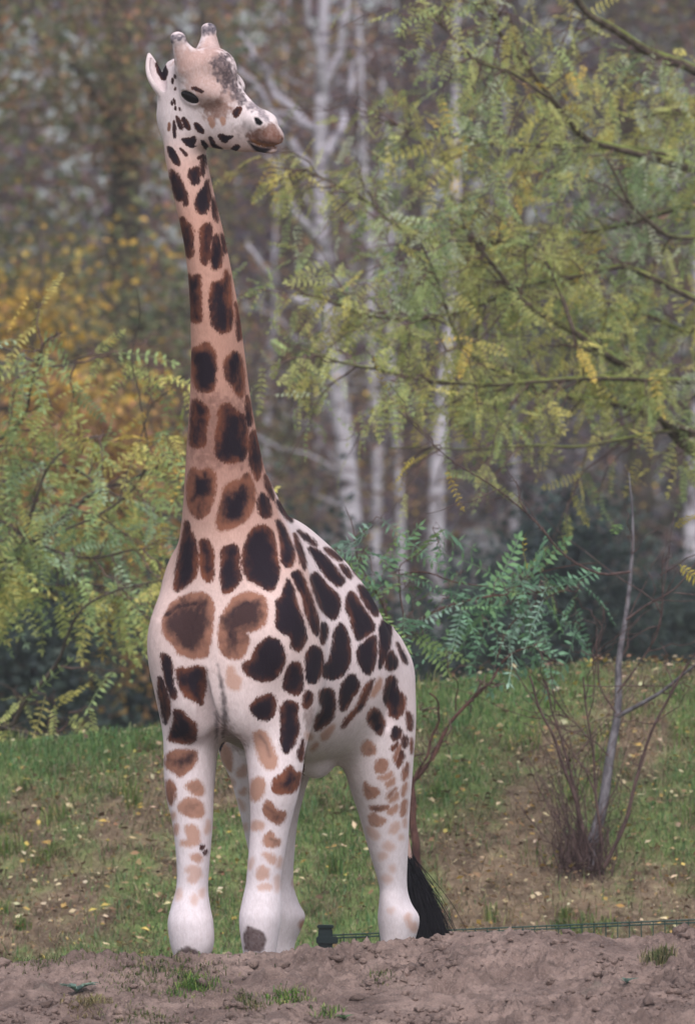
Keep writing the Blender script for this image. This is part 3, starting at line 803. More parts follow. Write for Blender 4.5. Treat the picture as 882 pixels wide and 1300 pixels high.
# keep the outer shell only
def largest(V, F):
    lab = np.arange(len(V))
    e = np.concatenate([F[:, [0, 1]], F[:, [1, 2]], F[:, [2, 3]], F[:, [3, 0]]])
    for _ in range(4000):
        m = np.minimum(lab[e[:, 0]], lab[e[:, 1]])
        new = lab.copy(); np.minimum.at(new, e[:, 0], m); np.minimum.at(new, e[:, 1], m)
        new = new[new]; new = new[new]
        if (new == lab).all(): break
        lab = new
    keep = lab == np.bincount(lab).argmax()
    idx = np.cumsum(keep) - 1
    return V[keep], idx[F[keep[F[:, 0]]]]
GV, GF = largest(GV, GF)

def grad(P, e=0.002):
    g = np.stack([field(P + np.eye(3)[i] * e) - field(P - np.eye(3)[i] * e) for i in range(3)], 1) / (2 * e)
    return g
def refine(V, F, mask_fn):
    """Split every quad of the head in four, the border faces become n-gons, and pull the points on to the surface."""
    c = V[F].mean(1); sel = mask_fn(c)
    Fs, Fo = F[sel], F[~sel]
    e = np.stack([Fs, np.roll(Fs, -1, 1)], -1).reshape(-1, 2); es = np.sort(e, 1)
    key = es[:, 0] * len(V) + es[:, 1]
    uk, inv = np.unique(key, return_inverse=True)
    mid = 0.5 * (V[uk // len(V)] + V[uk % len(V)])
    n0 = len(V); m0 = n0 + len(uk)
    mi = (n0 + inv).reshape(-1, 4); ci = m0 + np.arange(len(Fs))
    NV = np.concatenate([V, mid, V[Fs].mean(1)])
    new = np.stack([np.stack([Fs[:, k], mi[:, k], ci, mi[:, (k + 3) % 4]], 1) for k in range(4)], 1).reshape(-1, 4)
    # border: old faces sharing a split edge
    e2 = np.stack([Fo, np.roll(Fo, -1, 1)], -1); s2 = np.sort(e2, -1); k2 = s2[..., 0] * len(V) + s2[..., 1]
    pos = np.clip(np.searchsorted(uk, k2), 0, len(uk) - 1); hit = uk[pos] == k2
    faces_plain = Fo[~hit.any(1)]
    ngons = []
    for f, h, p in zip(Fo[hit.any(1)], hit[hit.any(1)], pos[hit.any(1)]):
        q = []
        for k in range(4):
            q.append(int(f[k]))
            if h[k]: q.append(int(n0 + p[k]))
        ngons.append(q)
    idx = np.unique(new)
    for _ in range(2):
        P = NV[idx]; d = field(P); g = grad(P); gg = np.maximum((g * g).sum(1), 0.25)
        NV[idx] = P - np.clip(d / gg, -0.004, 0.004)[:, None] * g
    return NV, faces_plain, new, ngons
GV, _fp, _fn, _ng = refine(GV, GF, lambda c: c[:, 2] > 4.42)
# convertToQuads winds faces either way: fix below with the signed volume
G_FACES = np.concatenate([_fp, _fn])
_v0 = GV[G_FACES[:, 0]]; _vol = (np.cross(GV[G_FACES[:, 1]] - _v0, GV[G_FACES[:, 2]] - _v0) * (_v0 - GV.mean(0))).sum()
if _vol < 0:
    G_FACES = G_FACES[:, ::-1]; _ng = [q[::-1] for q in _ng]
print('giraffe', len(GV), 'verts', round(time.time() - T_START, 1), 's')
# ---- coat: patches of the Rothschild type and the painted ear shade, as closed outlines on the hide
SPOTS = []        # (polygon in photo pixels, darkness)
def trace(x0, y0, sc, rows):
    for dk, pts in rows:
        p = np.array(pts, float).reshape(-1, 2) / sc + (x0, y0)
        SPOTS.append((p, dk))
trace(200, 190, 650 / 120, [
    (1, (85,135, 145,180, 185,270, 200,330, 195,385, 180,350, 140,345, 110,290)),
    (1, (222,150, 250,125, 285,130, 290,180, 275,230, 250,240, 222,205)),
    (1, (305,60, 325,40, 328,100, 312,185, 302,150)),
    (.95, (345,200, 355,260, 358,390, 320,440, 275,420, 262,340, 290,295, 330,255)),
    (1, (380,330, 400,380, 412,500, 395,470, 375,400)),
    (.85, (160,470, 185,475, 195,520, 220,510, 240,560, 235,640, 242,730, 205,740, 190,680, 165,560)),
    (.8, (330,515, 355,510, 375,560, 360,640, 345,770, 325,790, 302,740, 305,640, 300,550)),
    (.8, (395,590, 415,595, 435,660, 445,720, 430,800, 400,825, 375,800, 365,690, 380,650)),
    (1, (435,570, 460,620, 470,710, 455,690)),
    (.7, (205,860, 235,880, 290,860, 290,960, 305,1180, 270,1185, 222,1175, 222,960)),
    (.7, (375,920, 460,900, 470,820, 495,880, 505,1000, 520,1200, 460,1275, 370,1200, 365,1000)),
    (.8, (530,1050, 560,1110, 575,1290, 550,1200, 545,1100))])
trace(220, 400, 650 / 140, [
    (.65, (110,205, 150,190, 200,160, 230,200, 250,260, 250,340, 235,440, 205,455, 140,440, 115,380, 112,280)),
    (.65, (300,280, 330,240, 365,215, 390,240, 410,300, 415,400, 410,490, 375,465, 350,410, 310,370)),
    (.7, (115,520, 130,495, 200,545, 205,600, 185,680, 190,760, 140,780, 100,770, 105,640)),
    (.7, (270,570, 290,530, 330,525, 370,570, 420,585, 432,680, 438,790, 420,850, 350,870, 290,860, 250,820, 255,700, 275,640)),
    (.6, (85,1000, 110,900, 160,930, 205,905, 245,930, 248,1000, 230,1100, 205,1160, 160,1200, 110,1170, 88,1110)),
    (.6, (305,1010, 350,985, 400,975, 440,930, 470,1000, 478,1070, 465,1150, 420,1215, 330,1260, 270,1270, 258,1200, 285,1110)),
    (.9, (435,470, 455,560, 462,620, 450,655, 435,640, 432,540)),
    (.8, (448,720, 470,690, 490,680, 515,780, 518,900, 505,960, 490,970, 470,920, 450,860)),
    (1, (500,1090, 520,1050, 555,1080, 570,1130, 578,1180, 545,1195, 510,1170)),
    (1, (535,930, 570,1000, 595,1090, 575,1060, 550,1010)),
    (.9, (375,20, 395,60, 400,130, 385,150, 378,90))])
trace(190, 650, 4.41, [
    (.85, (205,40, 225,100, 255,160, 268,250, 265,330, 240,380, 180,430, 138,445, 150,330, 180,180)),
    (.75, (285,160, 310,150, 345,190, 358,250, 355,340, 345,390, 315,385, 290,340, 285,250)),
    (.85, (400,210, 440,190, 490,185, 498,260, 495,320, 508,370, 490,410, 440,450, 415,460, 400,390, 405,290)),
    (.85, (580,95, 630,75, 680,95, 700,180, 715,280, 725,330, 700,420, 670,440, 600,400, 545,370, 522,300, 525,230, 550,140)),
    (.85, (715,60, 735,80, 755,140, 790,210, 810,270, 785,310, 755,280, 740,220, 735,150)),
    (.5, (80,590, 130,510, 200,470, 290,450, 340,480, 355,540, 350,640, 335,740, 320,810, 240,815, 160,790, 155,760, 110,720, 75,670)),
    (.5, (480,480, 540,450, 610,460, 655,500, 655,590, 630,640, 570,665, 535,670, 555,720, 535,780, 500,825, 440,810, 395,770, 390,680, 400,600, 440,530)),
    (.95, (710,500, 750,470, 770,370, 800,420, 820,520, 860,620, 875,700, 855,760, 830,780, 800,760, 790,690, 740,670, 708,640, 715,570)),
    (.9, (600,760, 640,720, 690,700, 735,740, 758,810, 740,880, 700,930, 640,950, 580,930, 530,890, 520,850, 575,830, 580,800))])
trace(190, 820, 882 / 220, [
    (.9, (60,40, 90,50, 115,90, 110,170, 140,270, 115,265, 85,190, 70,110)),
    (.95, (45,160, 65,170, 85,240, 105,290, 95,370, 80,400, 65,340, 50,260)),
    (.75, (140,110, 190,120, 240,105, 285,115, 280,200, 270,300, 235,280, 190,260, 150,200)),
    (.85, (125,325, 160,330, 195,370, 240,400, 230,490, 160,495, 95,480, 110,430, 130,390)),
    (.5, (85,555, 130,530, 235,530, 240,580, 225,615, 190,640, 155,670, 125,640, 80,615)),
    (.5, (85,680, 120,690, 135,740, 120,800, 105,810, 90,760)),
    (.35, (175,710, 240,680, 265,700, 278,750, 250,765, 215,745)),
    (.2, (400,110, 425,110, 430,150, 460,170, 455,220, 420,215, 395,190)),
    (.9, (515,300, 560,265, 615,245, 640,270, 635,340, 600,380, 560,370, 515,330)),
    (.9, (680,200, 705,110, 740,80, 770,100, 780,180, 770,230, 740,250, 690,225)),
    (.95, (795,40, 830,0, 870,20, 882,70, 870,150, 840,190, 800,185, 800,110)),
    (.9, (785,260, 805,230, 830,245, 825,280, 800,320, 785,310)),
    (.9, (670,310, 700,280, 750,295, 750,380, 760,430, 730,510, 690,550, 670,500, 675,420)),
    (.3, (525,450, 560,430, 600,450, 625,520, 650,580, 640,620, 600,630, 560,580, 540,500)),
    (.8, (750,560, 775,500, 782,470, 785,570, 770,590)),
    (.65, (625,680, 680,650, 715,605, 745,650, 770,640, 765,690, 740,740, 690,755, 630,750)),
    (.3, (515,690, 560,665, 585,700, 585,750, 540,790, 515,780)),
    (.3, (370,490, 415,540, 420,640, 390,620, 360,570)), (.2, (440,640, 490,600, 490,660, 450,670)),
    (.2, (405,670, 430,690, 425,720, 410,700)), (.2, (455,740, 490,720, 490,755, 460,755)), (.2, (795,440, 825,450, 830,470, 800,480))])
trace(330, 600, 4.41, [
    (1, (30,40, 60,90, 80,150, 60,140, 35,80)), (1, (90,150, 150,190, 178,240, 180,280, 140,240, 110,200)),
    (.9, (95,260, 130,300, 160,370, 195,450, 185,500, 150,530, 120,490, 125,400, 110,320)),
    (.9, (190,335, 210,370, 240,450, 255,500, 250,550, 225,490, 205,420)), (1, (205,320, 260,350, 325,410, 290,400, 240,360)),
    (1, (270,415, 330,440, 390,500, 440,560, 475,610, 440,640, 380,590, 330,520, 290,450)),
    (1, (355,420, 400,435, 465,490, 440,490, 400,465)), (1, (450,510, 490,540, 515,590, 490,580, 465,550)),
    (1, (500,500, 550,540, 615,610, 570,595, 530,560)),
    (1, (280,590, 310,555, 350,600, 400,660, 440,690, 448,760, 415,825, 380,800, 340,760, 310,680)),
    (.95, (490,690, 520,665, 550,720, 590,780, 632,840, 640,880, 600,910, 545,940, 525,880, 510,810, 480,760)),
    (1, (545,630, 580,640, 640,690, 668,740, 655,810, 620,780, 575,710)), (1, (635,620, 680,660, 715,720, 720,760, 690,720, 655,670)),
    (.95, (180,570, 220,545, 250,610, 290,720, 328,830, 326,915, 300,890, 260,790, 240,690, 200,620))])
trace(370, 760, 882 / 170, [
    (1, (195,165, 225,165, 240,210, 215,290, 195,300)),
    (1, (285,210, 320,165, 345,180, 380,290, 385,420, 330,510, 270,530, 205,510, 210,440, 250,420, 275,310)),
    (1, (435,340, 480,290, 550,235, 555,330, 550,430, 515,500, 480,480, 440,420)),
    (1, (580,190, 620,110, 650,130, 655,200, 645,310, 610,420, 575,470, 585,350)),
    (.95, (325,580, 395,490, 440,550, 445,590, 390,660, 350,740, 320,730)),
    (.9, (190,610, 240,590, 275,610, 285,700, 270,790, 200,850, 155,870, 165,780, 220,730, 190,680)),
    (.75, (470,620, 500,560, 545,530, 500,650, 460,720, 400,780, 330,860, 350,800, 430,720)),
    (.25, (190,900, 240,850, 285,830, 260,890, 210,940)), (.25, (125,990, 165,945, 175,970, 140,1000)),
    (.3, (560,560, 590,520, 580,600, 540,640, 525,640)), (.9, (635,360, 660,345, 690,400, 695,450, 640,475, 620,440)),
    (.8, (635,530, 665,510, 690,545, 680,570, 700,610, 745,650, 740,740, 690,790, 650,770, 640,720, 610,670, 615,600)),
    (.65, (500,770, 540,720, 590,760, 610,820, 590,900, 560,880, 510,820)), (.9, (660,860, 690,840, 725,870, 715,920, 690,940, 655,910)),
    (.95, (690,280, 740,370, 760,420, 750,430, 715,350)), (.9, (760,740, 790,780, 790,850, 770,870, 762,800)), (.9, (725,920, 750,900, 755,980, 730,980))])
trace(420, 860, 827 / 140, [
    (.35, (240,490, 280,470, 330,520, 330,570, 270,590, 230,560)), (.4, (340,630, 380,605, 430,640, 420,690, 380,720, 330,700)),
    (.3, (350,750, 400,735, 465,705, 450,750, 390,775)), (.4, (250,780, 290,820, 370,850, 340,890, 280,915, 250,870)),
    (.3, (410,800, 440,770, 480,750, 470,800, 430,825)), (.35, (415,900, 450,850, 490,825, 470,870, 430,915)),
    (.3, (430,930, 465,890, 500,860, 500,910, 460,940)), (.45, (290,965, 350,970, 435,960, 420,990, 340,1003, 295,990)),
    (.3, (420,1010, 460,980, 495,955, 490,1000, 450,1030)), (.3, (280,1040, 320,1015, 370,1060, 420,1070, 380,1100, 330,1120, 290,1090)),
    (.12, (270,1120, 310,1130, 360,1180, 350,1215, 310,1205, 280,1170)), (.15, (430,1160, 470,1100, 505,1090, 510,1130, 480,1170)),
    (.1, (390,1260, 430,1230, 480,1270, 450,1300, 400,1290)), (.12, (510,1190, 535,1180, 540,1210, 515,1215)), (.2, (545,1070, 560,1065, 555,1120, 545,1115)),
    (.4, (525,960, 555,915, 570,930, 555,1030, 525,1045)), (.35, (530,880, 545,810, 570,785, 565,850, 545,890)), (.5, (535,720, 560,660, 580,640, 575,740, 540,780)),
    (.85, (490,650, 510,560, 535,550, 548,590, 530,640, 500,680)), (.95, (535,510, 545,450, 570,440, 575,510, 550,530)), (.8, (445,540, 480,500, 505,485, 500,510, 470,545)),
    (.9, (580,370, 600,290, 610,330, 600,400)), (.5, (470,600, 500,530, 520,500, 515,560, 480,640)), (.7, (600,450, 612,480, 605,580, 597,540)),
    (.1, (350,1330, 400,1310, 420,1340, 370,1370)), (.08, (440,1420, 470,1410, 480,1450, 450,1460))])
trace(200, 1000, 4.41, [
    (.35, (120,100, 160,60, 240,65, 265,140, 240,170, 180,160, 120,135)), (.25, (150,215, 210,210, 235,260, 235,310, 190,330, 135,320, 130,300, 175,290)),
    (.25, (85,235, 105,205, 118,225, 100,270)), (.25, (180,380, 215,370, 250,385, 240,415, 205,410)), (.15, (155,465, 185,435, 235,450, 250,490, 200,535, 165,520, 190,480)),
    (.1, (105,580, 135,565, 130,620, 105,630)), (.1, (185,620, 210,595, 225,625, 205,660)), (.1, (235,580, 262,560, 260,610, 240,610)), (.2, (70,150, 100,140, 95,175, 75,180)),
    (.15, (265,240, 285,175, 295,230, 275,260)), (.9, (240,325, 262,322, 258,345, 244,345)), (.9, (262,355, 276,348, 272,378, 262,372)),
    (.5, (595,120, 610,70, 640,90, 670,130, 725,140, 690,210, 640,190, 600,150)), (.2, (525,215, 540,185, 600,200, 585,235, 530,235)),
    (.35, (590,320, 600,270, 640,245, 660,290, 685,290, 680,325, 630,330)), (.2, (585,370, 620,365, 665,390, 655,430, 620,405)), (.2, (550,490, 580,435, 620,460, 620,500, 570,515)),
    (.15, (560,555, 600,540, 640,550, 640,565, 580,572)), (.1, (655,510, 680,490, 680,560, 665,590)), (.15, (665,440, 685,390, 695,400, 685,450)),
    (.15, (450,60, 490,100, 480,130, 465,110)), (.12, (470,210, 500,200, 500,240, 480,245)), (.12, (510,420, 540,390, 530,440, 512,460)),
    (.3, (760,520, 775,500, 780,560, 765,560)), (.3, (795,760, 820,740, 822,780, 800,790))])
trace(370, 850, 773 / 220, [(.15, (505,1100, 530,1090, 525,1130, 555,1130, 560,1165, 535,1170, 515,1130)), (.06, (430,1070, 460,1070, 440,1090)), (.08, (400,930, 430,915, 450,940, 420,950))])
HEAD_SPOTS0 = len(SPOTS)
trace(170, 20, 4.2, [  # first outline paints the shade inside the ear
    (1, (112,245, 165,255, 186,300, 165,350, 142,335, 122,290)), (1, (205,330, 215,345, 205,370, 198,350)), (1, (214,312, 225,320, 222,340, 214,330)), (1, (198,455, 210,460, 208,480, 200,475)),
    (1, (208,440, 220,450, 222,475, 212,465)), (1, (220,482, 228,490, 226,505, 218,500)), (1, (240,485, 252,495, 250,510, 242,505)), (.5, (180,580, 196,565, 196,615, 182,615)),
    (1, (205,580, 215,550, 228,600, 225,655, 210,650)), (1, (222,540, 232,530, 262,590, 260,612, 240,605)), (1, (255,545, 270,537, 300,575, 303,608, 288,610, 268,590)),
    (1, (320,570, 345,572, 378,610, 375,632, 345,625, 325,600)), (1, (248,655, 300,650, 328,640, 335,665, 320,690, 335,695, 310,705, 270,685)), (1, (240,700, 265,715, 290,740, 285,755, 262,740)),
    (1, (355,665, 375,665, 400,700, 403,725, 370,705)), (1, (398,645, 415,642, 440,690, 480,710, 460,720, 425,710, 405,680)), (1, (445,635, 470,627, 490,640, 540,640, 510,660, 490,680, 465,675)),
    (.8, (515,710, 550,680, 570,700, 545,720, 520,725)), (.3, (390,545, 415,540, 435,575, 425,600, 405,590)), (.3, (458,540, 485,540, 490,580, 470,588)), (.9, (525,515, 545,487, 575,485, 575,510, 550,545, 530,540)),
    (1, (175,690, 215,710, 245,770, 250,805, 215,790, 185,740)), (.9, (300,383, 330,378, 375,402, 360,412, 330,402)), (1, (335,755, 375,735, 370,755, 345,770)), (.9, (215,390, 222,380, 226,392, 219,400))])

def poly_sd(px, py, poly):
    """Signed distance in pixels to a closed outline, positive inside; the outline is rounded a little."""
    x0, y0 = poly[:, 0], poly[:, 1]; x1, y1 = np.roll(x0, -1), np.roll(y0, -1)
    best = np.full(len(px), 1e9); inside = np.zeros(len(px), bool)
    for a, b, c, d in zip(x0, y0, x1, y1):
        ex, ey = c - a, d - b
        t = np.clip(((px - a) * ex + (py - b) * ey) / (ex * ex + ey * ey + 1e-12), 0, 1)
        dx, dy = px - a - t * ex, py - b - t * ey
        best = np.minimum(best, dx * dx + dy * dy)
        cond = ((b > py) != (d > py)) & (px < ex * (py - b) / (ey if abs(ey) > 1e-9 else 1e-9) + a)
        inside ^= cond
    s = np.sqrt(best)
    return np.where(inside, s, -s)
def soft_poly(p):
    """Chaikin corner cutting, twice."""
    for _ in range(2):
        q = np.roll(p, -1, 0)
        p = np.stack([0.8 * p + 0.2 * q, 0.2 * p + 0.8 * q], 1).reshape(-1, 2)
    return p

g_me = bpy.data.meshes.new('giraffe_body')
g_me.from_pydata(GV.tolist(), [], G_FACES.tolist() + _ng)
g_me.polygons.foreach_set('use_smooth', np.ones(len(g_me.polygons), bool))
g_me.update()
nrm = np.zeros(len(GV) * 3, np.float32); g_me.vertices.foreach_get('normal', nrm); nrm = nrm.reshape(-1, 3)
cam_p = np.array([0, -CAM_DIST, CAM_Z])
toc = cam_p - GV; toc /= np.linalg.norm(toc, axis=1)[:, None]
facing = (nrm * toc).sum(1)
GPX, GPY = project(GV)
bvh = BVHTree.FromPolygons([Vector(v) for v in GV.tolist()], G_FACES.tolist() + _ng)
seen = facing > -0.12
_start = GV + nrm * 0.012
_cand = np.nonzero(seen)[0]
_dir = cam_p - _start
for i in _cand.tolist():
    if bvh.ray_cast(Vector(_start[i]), Vector(_dir[i]), 60.0)[0] is not None:
        seen[i] = False
sd = np.full(len(GV), -0.2); dk = np.zeros(len(GV))
sv = np.nonzero(seen)[0]
for pi, (poly, dark) in enumerate(SPOTS):
    p = soft_poly(poly); lo, hi = p.min(0) - 14, p.max(0) + 14
    x, y = GPX[sv], GPY[sv]
    m = (x > lo[0]) & (x < hi[0]) & (y > lo[1]) & (y < hi[1])
    i = sv[m]
    if not len(i): continue
    d = poly_sd(GPX[i], GPY[i], p) / 284.0
    d = d * 2.0 + 0.004 if pi >= HEAD_SPOTS0 else d + (0.0085 if p[:, 1].mean() < 930 else 0.006)
    up = d > sd[i]
    sd[i[up]] = d[up]; dk[i[up]] = dark
# the hidden side carries the same kind of patches, grown from scattered centres
rng = np.random.default_rng(11)
hid = np.nonzero(~seen)[0]
order = rng.permutation(hid)
space = np.clip(0.06 + 0.075 * (GV[:, 2] - 1.0), 0.06, 0.17); space[GV[:, 2] > 3.4] = 0.13; space[GV[:, 2] > 4.5] = 0.06
seeds = []
grid = {}
for i in order[:30000].tolist():
    p = GV[i]; r = space[i]; c = tuple((p / 0.17).astype(int)); ok = True
    for dx in (-1, 0, 1):
        for dy in (-1, 0, 1):
            for dz in (-1, 0, 1):
                for q in grid.get((c[0] + dx, c[1] + dy, c[2] + dz), ()):
                    if ((GV[q] - p) ** 2).sum() < r * r: ok = False; break
                if not ok: break
            if not ok: break
        if not ok: break
    if ok:
        grid.setdefault(c, []).append(i); seeds.append(i)
SP = GV[seeds]
for c0 in range(0, len(hid), 4000):
    h = hid[c0:c0 + 4000]
    D = np.sqrt(((GV[h][:, None, :] - SP[None]) ** 2).sum(-1))
    D = np.partition(D, 1, axis=1)[:, :2]
    sd[h] = 0.5 * (D[:, 1] - D[:, 0]) - 0.016 - 0.006 * np.clip(2.0 - GV[h, 2], 0, 1)
    dk[h] = np.clip((GV[h, 2] - 1.35) / 0.7, 0.1, 0.9)
sd[(GV[:, 2] < 1.0)] = -0.05

# dark veins inside the paler patches
streak = np.zeros(len(GV))
for (x0, y0, sc), wpx, pts in (
        ((190, 650, 4.41), 4.6, (100,575, 170,525, 275,512, 268,560, 245,620, 240,690, 236,765)), ((190, 650, 4.41), 2.6, (150,690, 200,660, 245,625)), ((190, 650, 4.41), 2.4, (120,640, 180,610, 235,600)),
        ((190, 650, 4.41), 4.6, (455,700, 455,610, 478,545, 540,508, 605,540)), ((220, 400, 650 / 140), 4.0, (115,1090, 150,1040, 190,1000, 188,935)), ((220, 400, 650 / 140), 4.0, (335,1120, 365,1070, 410,1010)),
        ((190, 820, 882 / 220), 3.0, (640,705, 690,708, 745,670)), ((190, 820, 882 / 220), 3.2, (95,580, 130,585, 190,555)), ((190, 820, 882 / 220), 2.6, (560,455, 595,500, 610,560)),
        ((200, 1000, 4.41), 2.6, (612,110, 650,140, 700,175)), ((200, 1000, 4.41), 2.2, (165,105, 225,95)), ((200, 1000, 4.41), 2.0, (630,285, 670,302)), ((190, 820, 882 / 220), 3.6, (200,190, 220,240, 240,270))):
    q = np.array(pts, float).reshape(-1, 2) / sc + (x0, y0)
    x, y = GPX[sv], GPY[sv]; best = np.full(len(sv), 1e9)
    for a, b in zip(q[:-1], q[1:]):
        e = b - a; t = np.clip(((x - a[0]) * e[0] + (y - a[1]) * e[1]) / (e @ e), 0, 1)
        best = np.minimum(best, (x - a[0] - t * e[0]) ** 2 + (y - a[1] - t * e[1]) ** 2)
    streak[sv] = np.maximum(streak[sv], np.exp(-best / (wpx * wpx)) * (1.0 if y0 < 800 else 0.45))
attr(g_me, 'vein', streak)
# ---- ground colour of the hide
coat = np.zeros((len(GV), 3))
def ramp_z(z, keys):
    zs = [k[0] for k in keys]
    return np.stack([np.interp(z, zs, [k[1][c] for k in keys]) for c in range(3)], 1)
coat = ramp_z(GV[:, 2], [(0.0, srgb(214, 202, 204)), (1.2, srgb(232, 222, 230)), (1.85, srgb(232, 218, 222)), (2.2, srgb(224, 204, 204)), (2.55, srgb(216, 190, 186)),
                         (2.8, srgb(205, 168, 158)), (3.1, srgb(186, 144, 132)), (3.6, srgb(198, 153, 138)), (4.2, srgb(202, 158, 144)), (4.45, srgb(212, 178, 170)), (4.6, srgb(226, 212, 216)), (5.2, srgb(222, 204, 208))])
s_loc = (GV - G_O) @ B_AX
flank = np.clip((s_loc - 0.12) / 0.15, 0, 1) * np.clip((GV[:, 2] - 1.9) / 0.3, 0, 1) * (GV[:, 2] < 3.2)
coat = coat * (1 - flank[:, None]) + np.array(srgb(226, 210, 214)) * flank[:, None]
mott = vnoise(GV, 60, 4, 2); mott2 = vnoise(GV, 110, 8, 2)
def paint(polys, col, soft=4.0, amount=1.0, mo=1.0):
    for pts, (x0, y0, sc) in polys:
        p = soft_poly(np.array(pts, float).reshape(-1, 2) / sc + (x0, y0))
        d = poly_sd(GPX[sv], GPY[sv], p)
        a = np.clip((d + mott[sv] * soft * 1.3 * mo) / soft + 0.5, 0, 1) * amount * (1 + mo * (0.3 * mott2[sv] - 0.15))
        a = np.clip(a, 0, 1)
        i = sv[a > 0]; a = a[a > 0][:, None]
        coat[i] = coat[i] * (1 - a) + np.array(col) * a
HR = (170, 20, 4.2)
paint([((215,200, 400,170, 500,190, 560,420, 540,480, 420,560, 300,420, 260,330), HR)], srgb(178, 146, 138), 12, 0.85, 0.7)     # tan forehead and cheek
paint([((400,215, 500,180, 530,260, 545,330, 585,430, 610,480, 560,460, 490,400, 450,320, 415,270), HR)], srgb(72, 64, 72), 7, 0.95)
paint([((222,270, 225,180, 250,130, 290,190, 330,190, 372,170, 375,110, 450,90, 480,170, 420,230, 300,260, 260,320), HR)], srgb(190, 158, 152), 8, 0.8, 0.7)
paint([((340,480, 480,440, 520,500, 500,560, 400,545), HR)], srgb(142, 106, 94), 8, 0.75)
paint([((585,455, 650,462, 745,555, 700,570, 640,515), HR)], srgb(112, 102, 112), 5, 0.85)
paint([((585,640, 640,610, 690,590, 745,560, 800,640, 800,700, 740,712, 650,690, 605,665), HR)], srgb(108, 68, 52), 5, 0.95, 0.5)
paint([((620,650, 660,675, 730,685, 790,680, 785,700, 730,708, 650,692), HR)], srgb(168, 116, 74), 3, 0.8, 0.3)
paint([((600,660, 650,695, 745,708, 690,740, 640,720), HR)], srgb(40, 31, 36), 3, 1.0, 0.0)
paint([((520,590, 600,570, 620,640, 600,680, 560,640), HR)], srgb(128, 108, 104), 8, 0.5)
paint([((195,160, 200,95, 275,95, 268,140, 240,128), HR), ((360,110, 362,40, 462,40, 462,92, 420,90), HR)], srgb(78, 74, 88), 5, 0.95)   # ossicone tips
paint([((638,540, 665,543, 692,570, 675,588, 648,578), HR)], srgb(12, 9, 12), 2, 1.0, 0.0)                                      # nostril
# wet-looking brown band low on the neck, knee calluses, chest fold, belly
paint([((110,470, 420,480, 440,900, 100,900), (220, 400, 650 / 140))], srgb(128, 94, 86), 22, 0.7)
paint([((475,840, 500,770, 545,790, 600,805, 612,860, 590,925, 490,925), (200, 1000, 4.41)), ((112,915, 160,885, 215,905, 285,955, 110,965), (200, 1000, 4.41))], srgb(74, 50, 47), 3.0, 0.95, 0.5)
paint([((344,90, 352,100, 374,200, 392,300, 400,380, 388,440, 370,470, 368,380, 366,280, 356,180), (190, 820, 882 / 220)), ((332,330, 345,340, 350,430, 345,500, 335,440), (190, 820, 882 / 220))], srgb(52, 42, 48), 5, 0.85, 0.5)  # chest cleft: dark skin with the shade of the fold painted in
paint([((365,380, 410,400, 450,450, 490,500, 490,545, 410,540, 375,470), (190, 820, 882 / 220))], srgb(140, 112, 104), 6, 0.7)
paint([((780,330, 835,300, 845,360, 815,440, 785,410), (190, 820, 882 / 220))], srgb(150, 128, 124), 4, 0.8)
_low = GV[:, 2] < 0.16
coat[_low] = srgb(72, 60, 52)
knee = np.zeros(len(GV)); _i = sv[(GPY[sv] > 1165) & (GPY[sv] < 1215)]
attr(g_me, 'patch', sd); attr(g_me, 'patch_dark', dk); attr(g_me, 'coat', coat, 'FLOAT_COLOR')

hide = NT('giraffe_hide', rough=0.75, spec=0.08)
_pos = hide.pos()
_fine = hide.noise(hide.mapping(_pos, (1, 1, 0.3)), 170, 3, 0.65)
_mid = hide.noise(hide.mapping(_pos, (1, 1, 0.6)), 42, 4, 0.6)
_low_n = hide.noise(_pos, 9, 3, 0.55)
_d = hide.math('ADD', hide.attr('patch'), hide.math('MULTIPLY', hide.math('SUBTRACT', _fine, 0.5), 0.034))
_d = hide.math('ADD', _d, hide.math('MULTIPLY', hide.math('SUBTRACT', _mid, 0.5), 0.024))
_dk = hide.attr('patch_dark')
_mask = hide.step(hide.math('MULTIPLY', _d, hide.math('ADD', hide.math('MULTIPLY', _dk, 0.6), 0.4)), -0.006, 0.006)
_core = hide.math('ADD', hide.attr('patch'), hide.math('MULTIPLY', hide.math('SUBTRACT', _low_n, 0.5), 0.06))
_core = hide.math('ADD', _core, hide.math('MULTIPLY', hide.math('SUBTRACT', _mid, 0.5), 0.05))
_core = hide.math('ADD', _core, hide.math('MULTIPLY', hide.math('SUBTRACT', _low_n, 0.5), hide.math('MULTIPLY', hide.math('SUBTRACT', 1.0, _dk), 0.26)))
_core = hide.math('ADD', _core, hide.math('MULTIPLY', hide.math('SUBTRACT', _dk, 0.78), 0.075))
_core = hide.math('MULTIPLY', hide.step(_core, -0.026, 0.044), hide.step(_dk, 0.15, 0.6))
_vein = hide.math('MULTIPLY', hide.attr('vein'), hide.math('ADD', hide.math('MULTIPLY', _mid, 1.5), 0.25), clamp=True)
_core = hide.math('MAXIMUM', _core, hide.math('MULTIPLY', _vein, 0.9))
_tan = hide.mix(hide.step(_dk, 0.05, 0.75), srgb(190, 150, 134), srgb(120, 71, 52))
_sp = hide.mix(_core, _tan, srgb(33, 25, 34))
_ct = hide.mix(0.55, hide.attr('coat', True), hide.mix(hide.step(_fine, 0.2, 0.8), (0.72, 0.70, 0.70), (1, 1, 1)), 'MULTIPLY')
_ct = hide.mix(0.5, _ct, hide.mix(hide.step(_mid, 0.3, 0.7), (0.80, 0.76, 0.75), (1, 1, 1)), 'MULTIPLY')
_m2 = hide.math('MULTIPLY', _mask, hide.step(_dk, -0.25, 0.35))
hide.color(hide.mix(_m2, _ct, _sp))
_wr = hide.noise(hide.mapping(_pos, (1, 1, 0.7)), 34, 4, 0.6, 0.5)
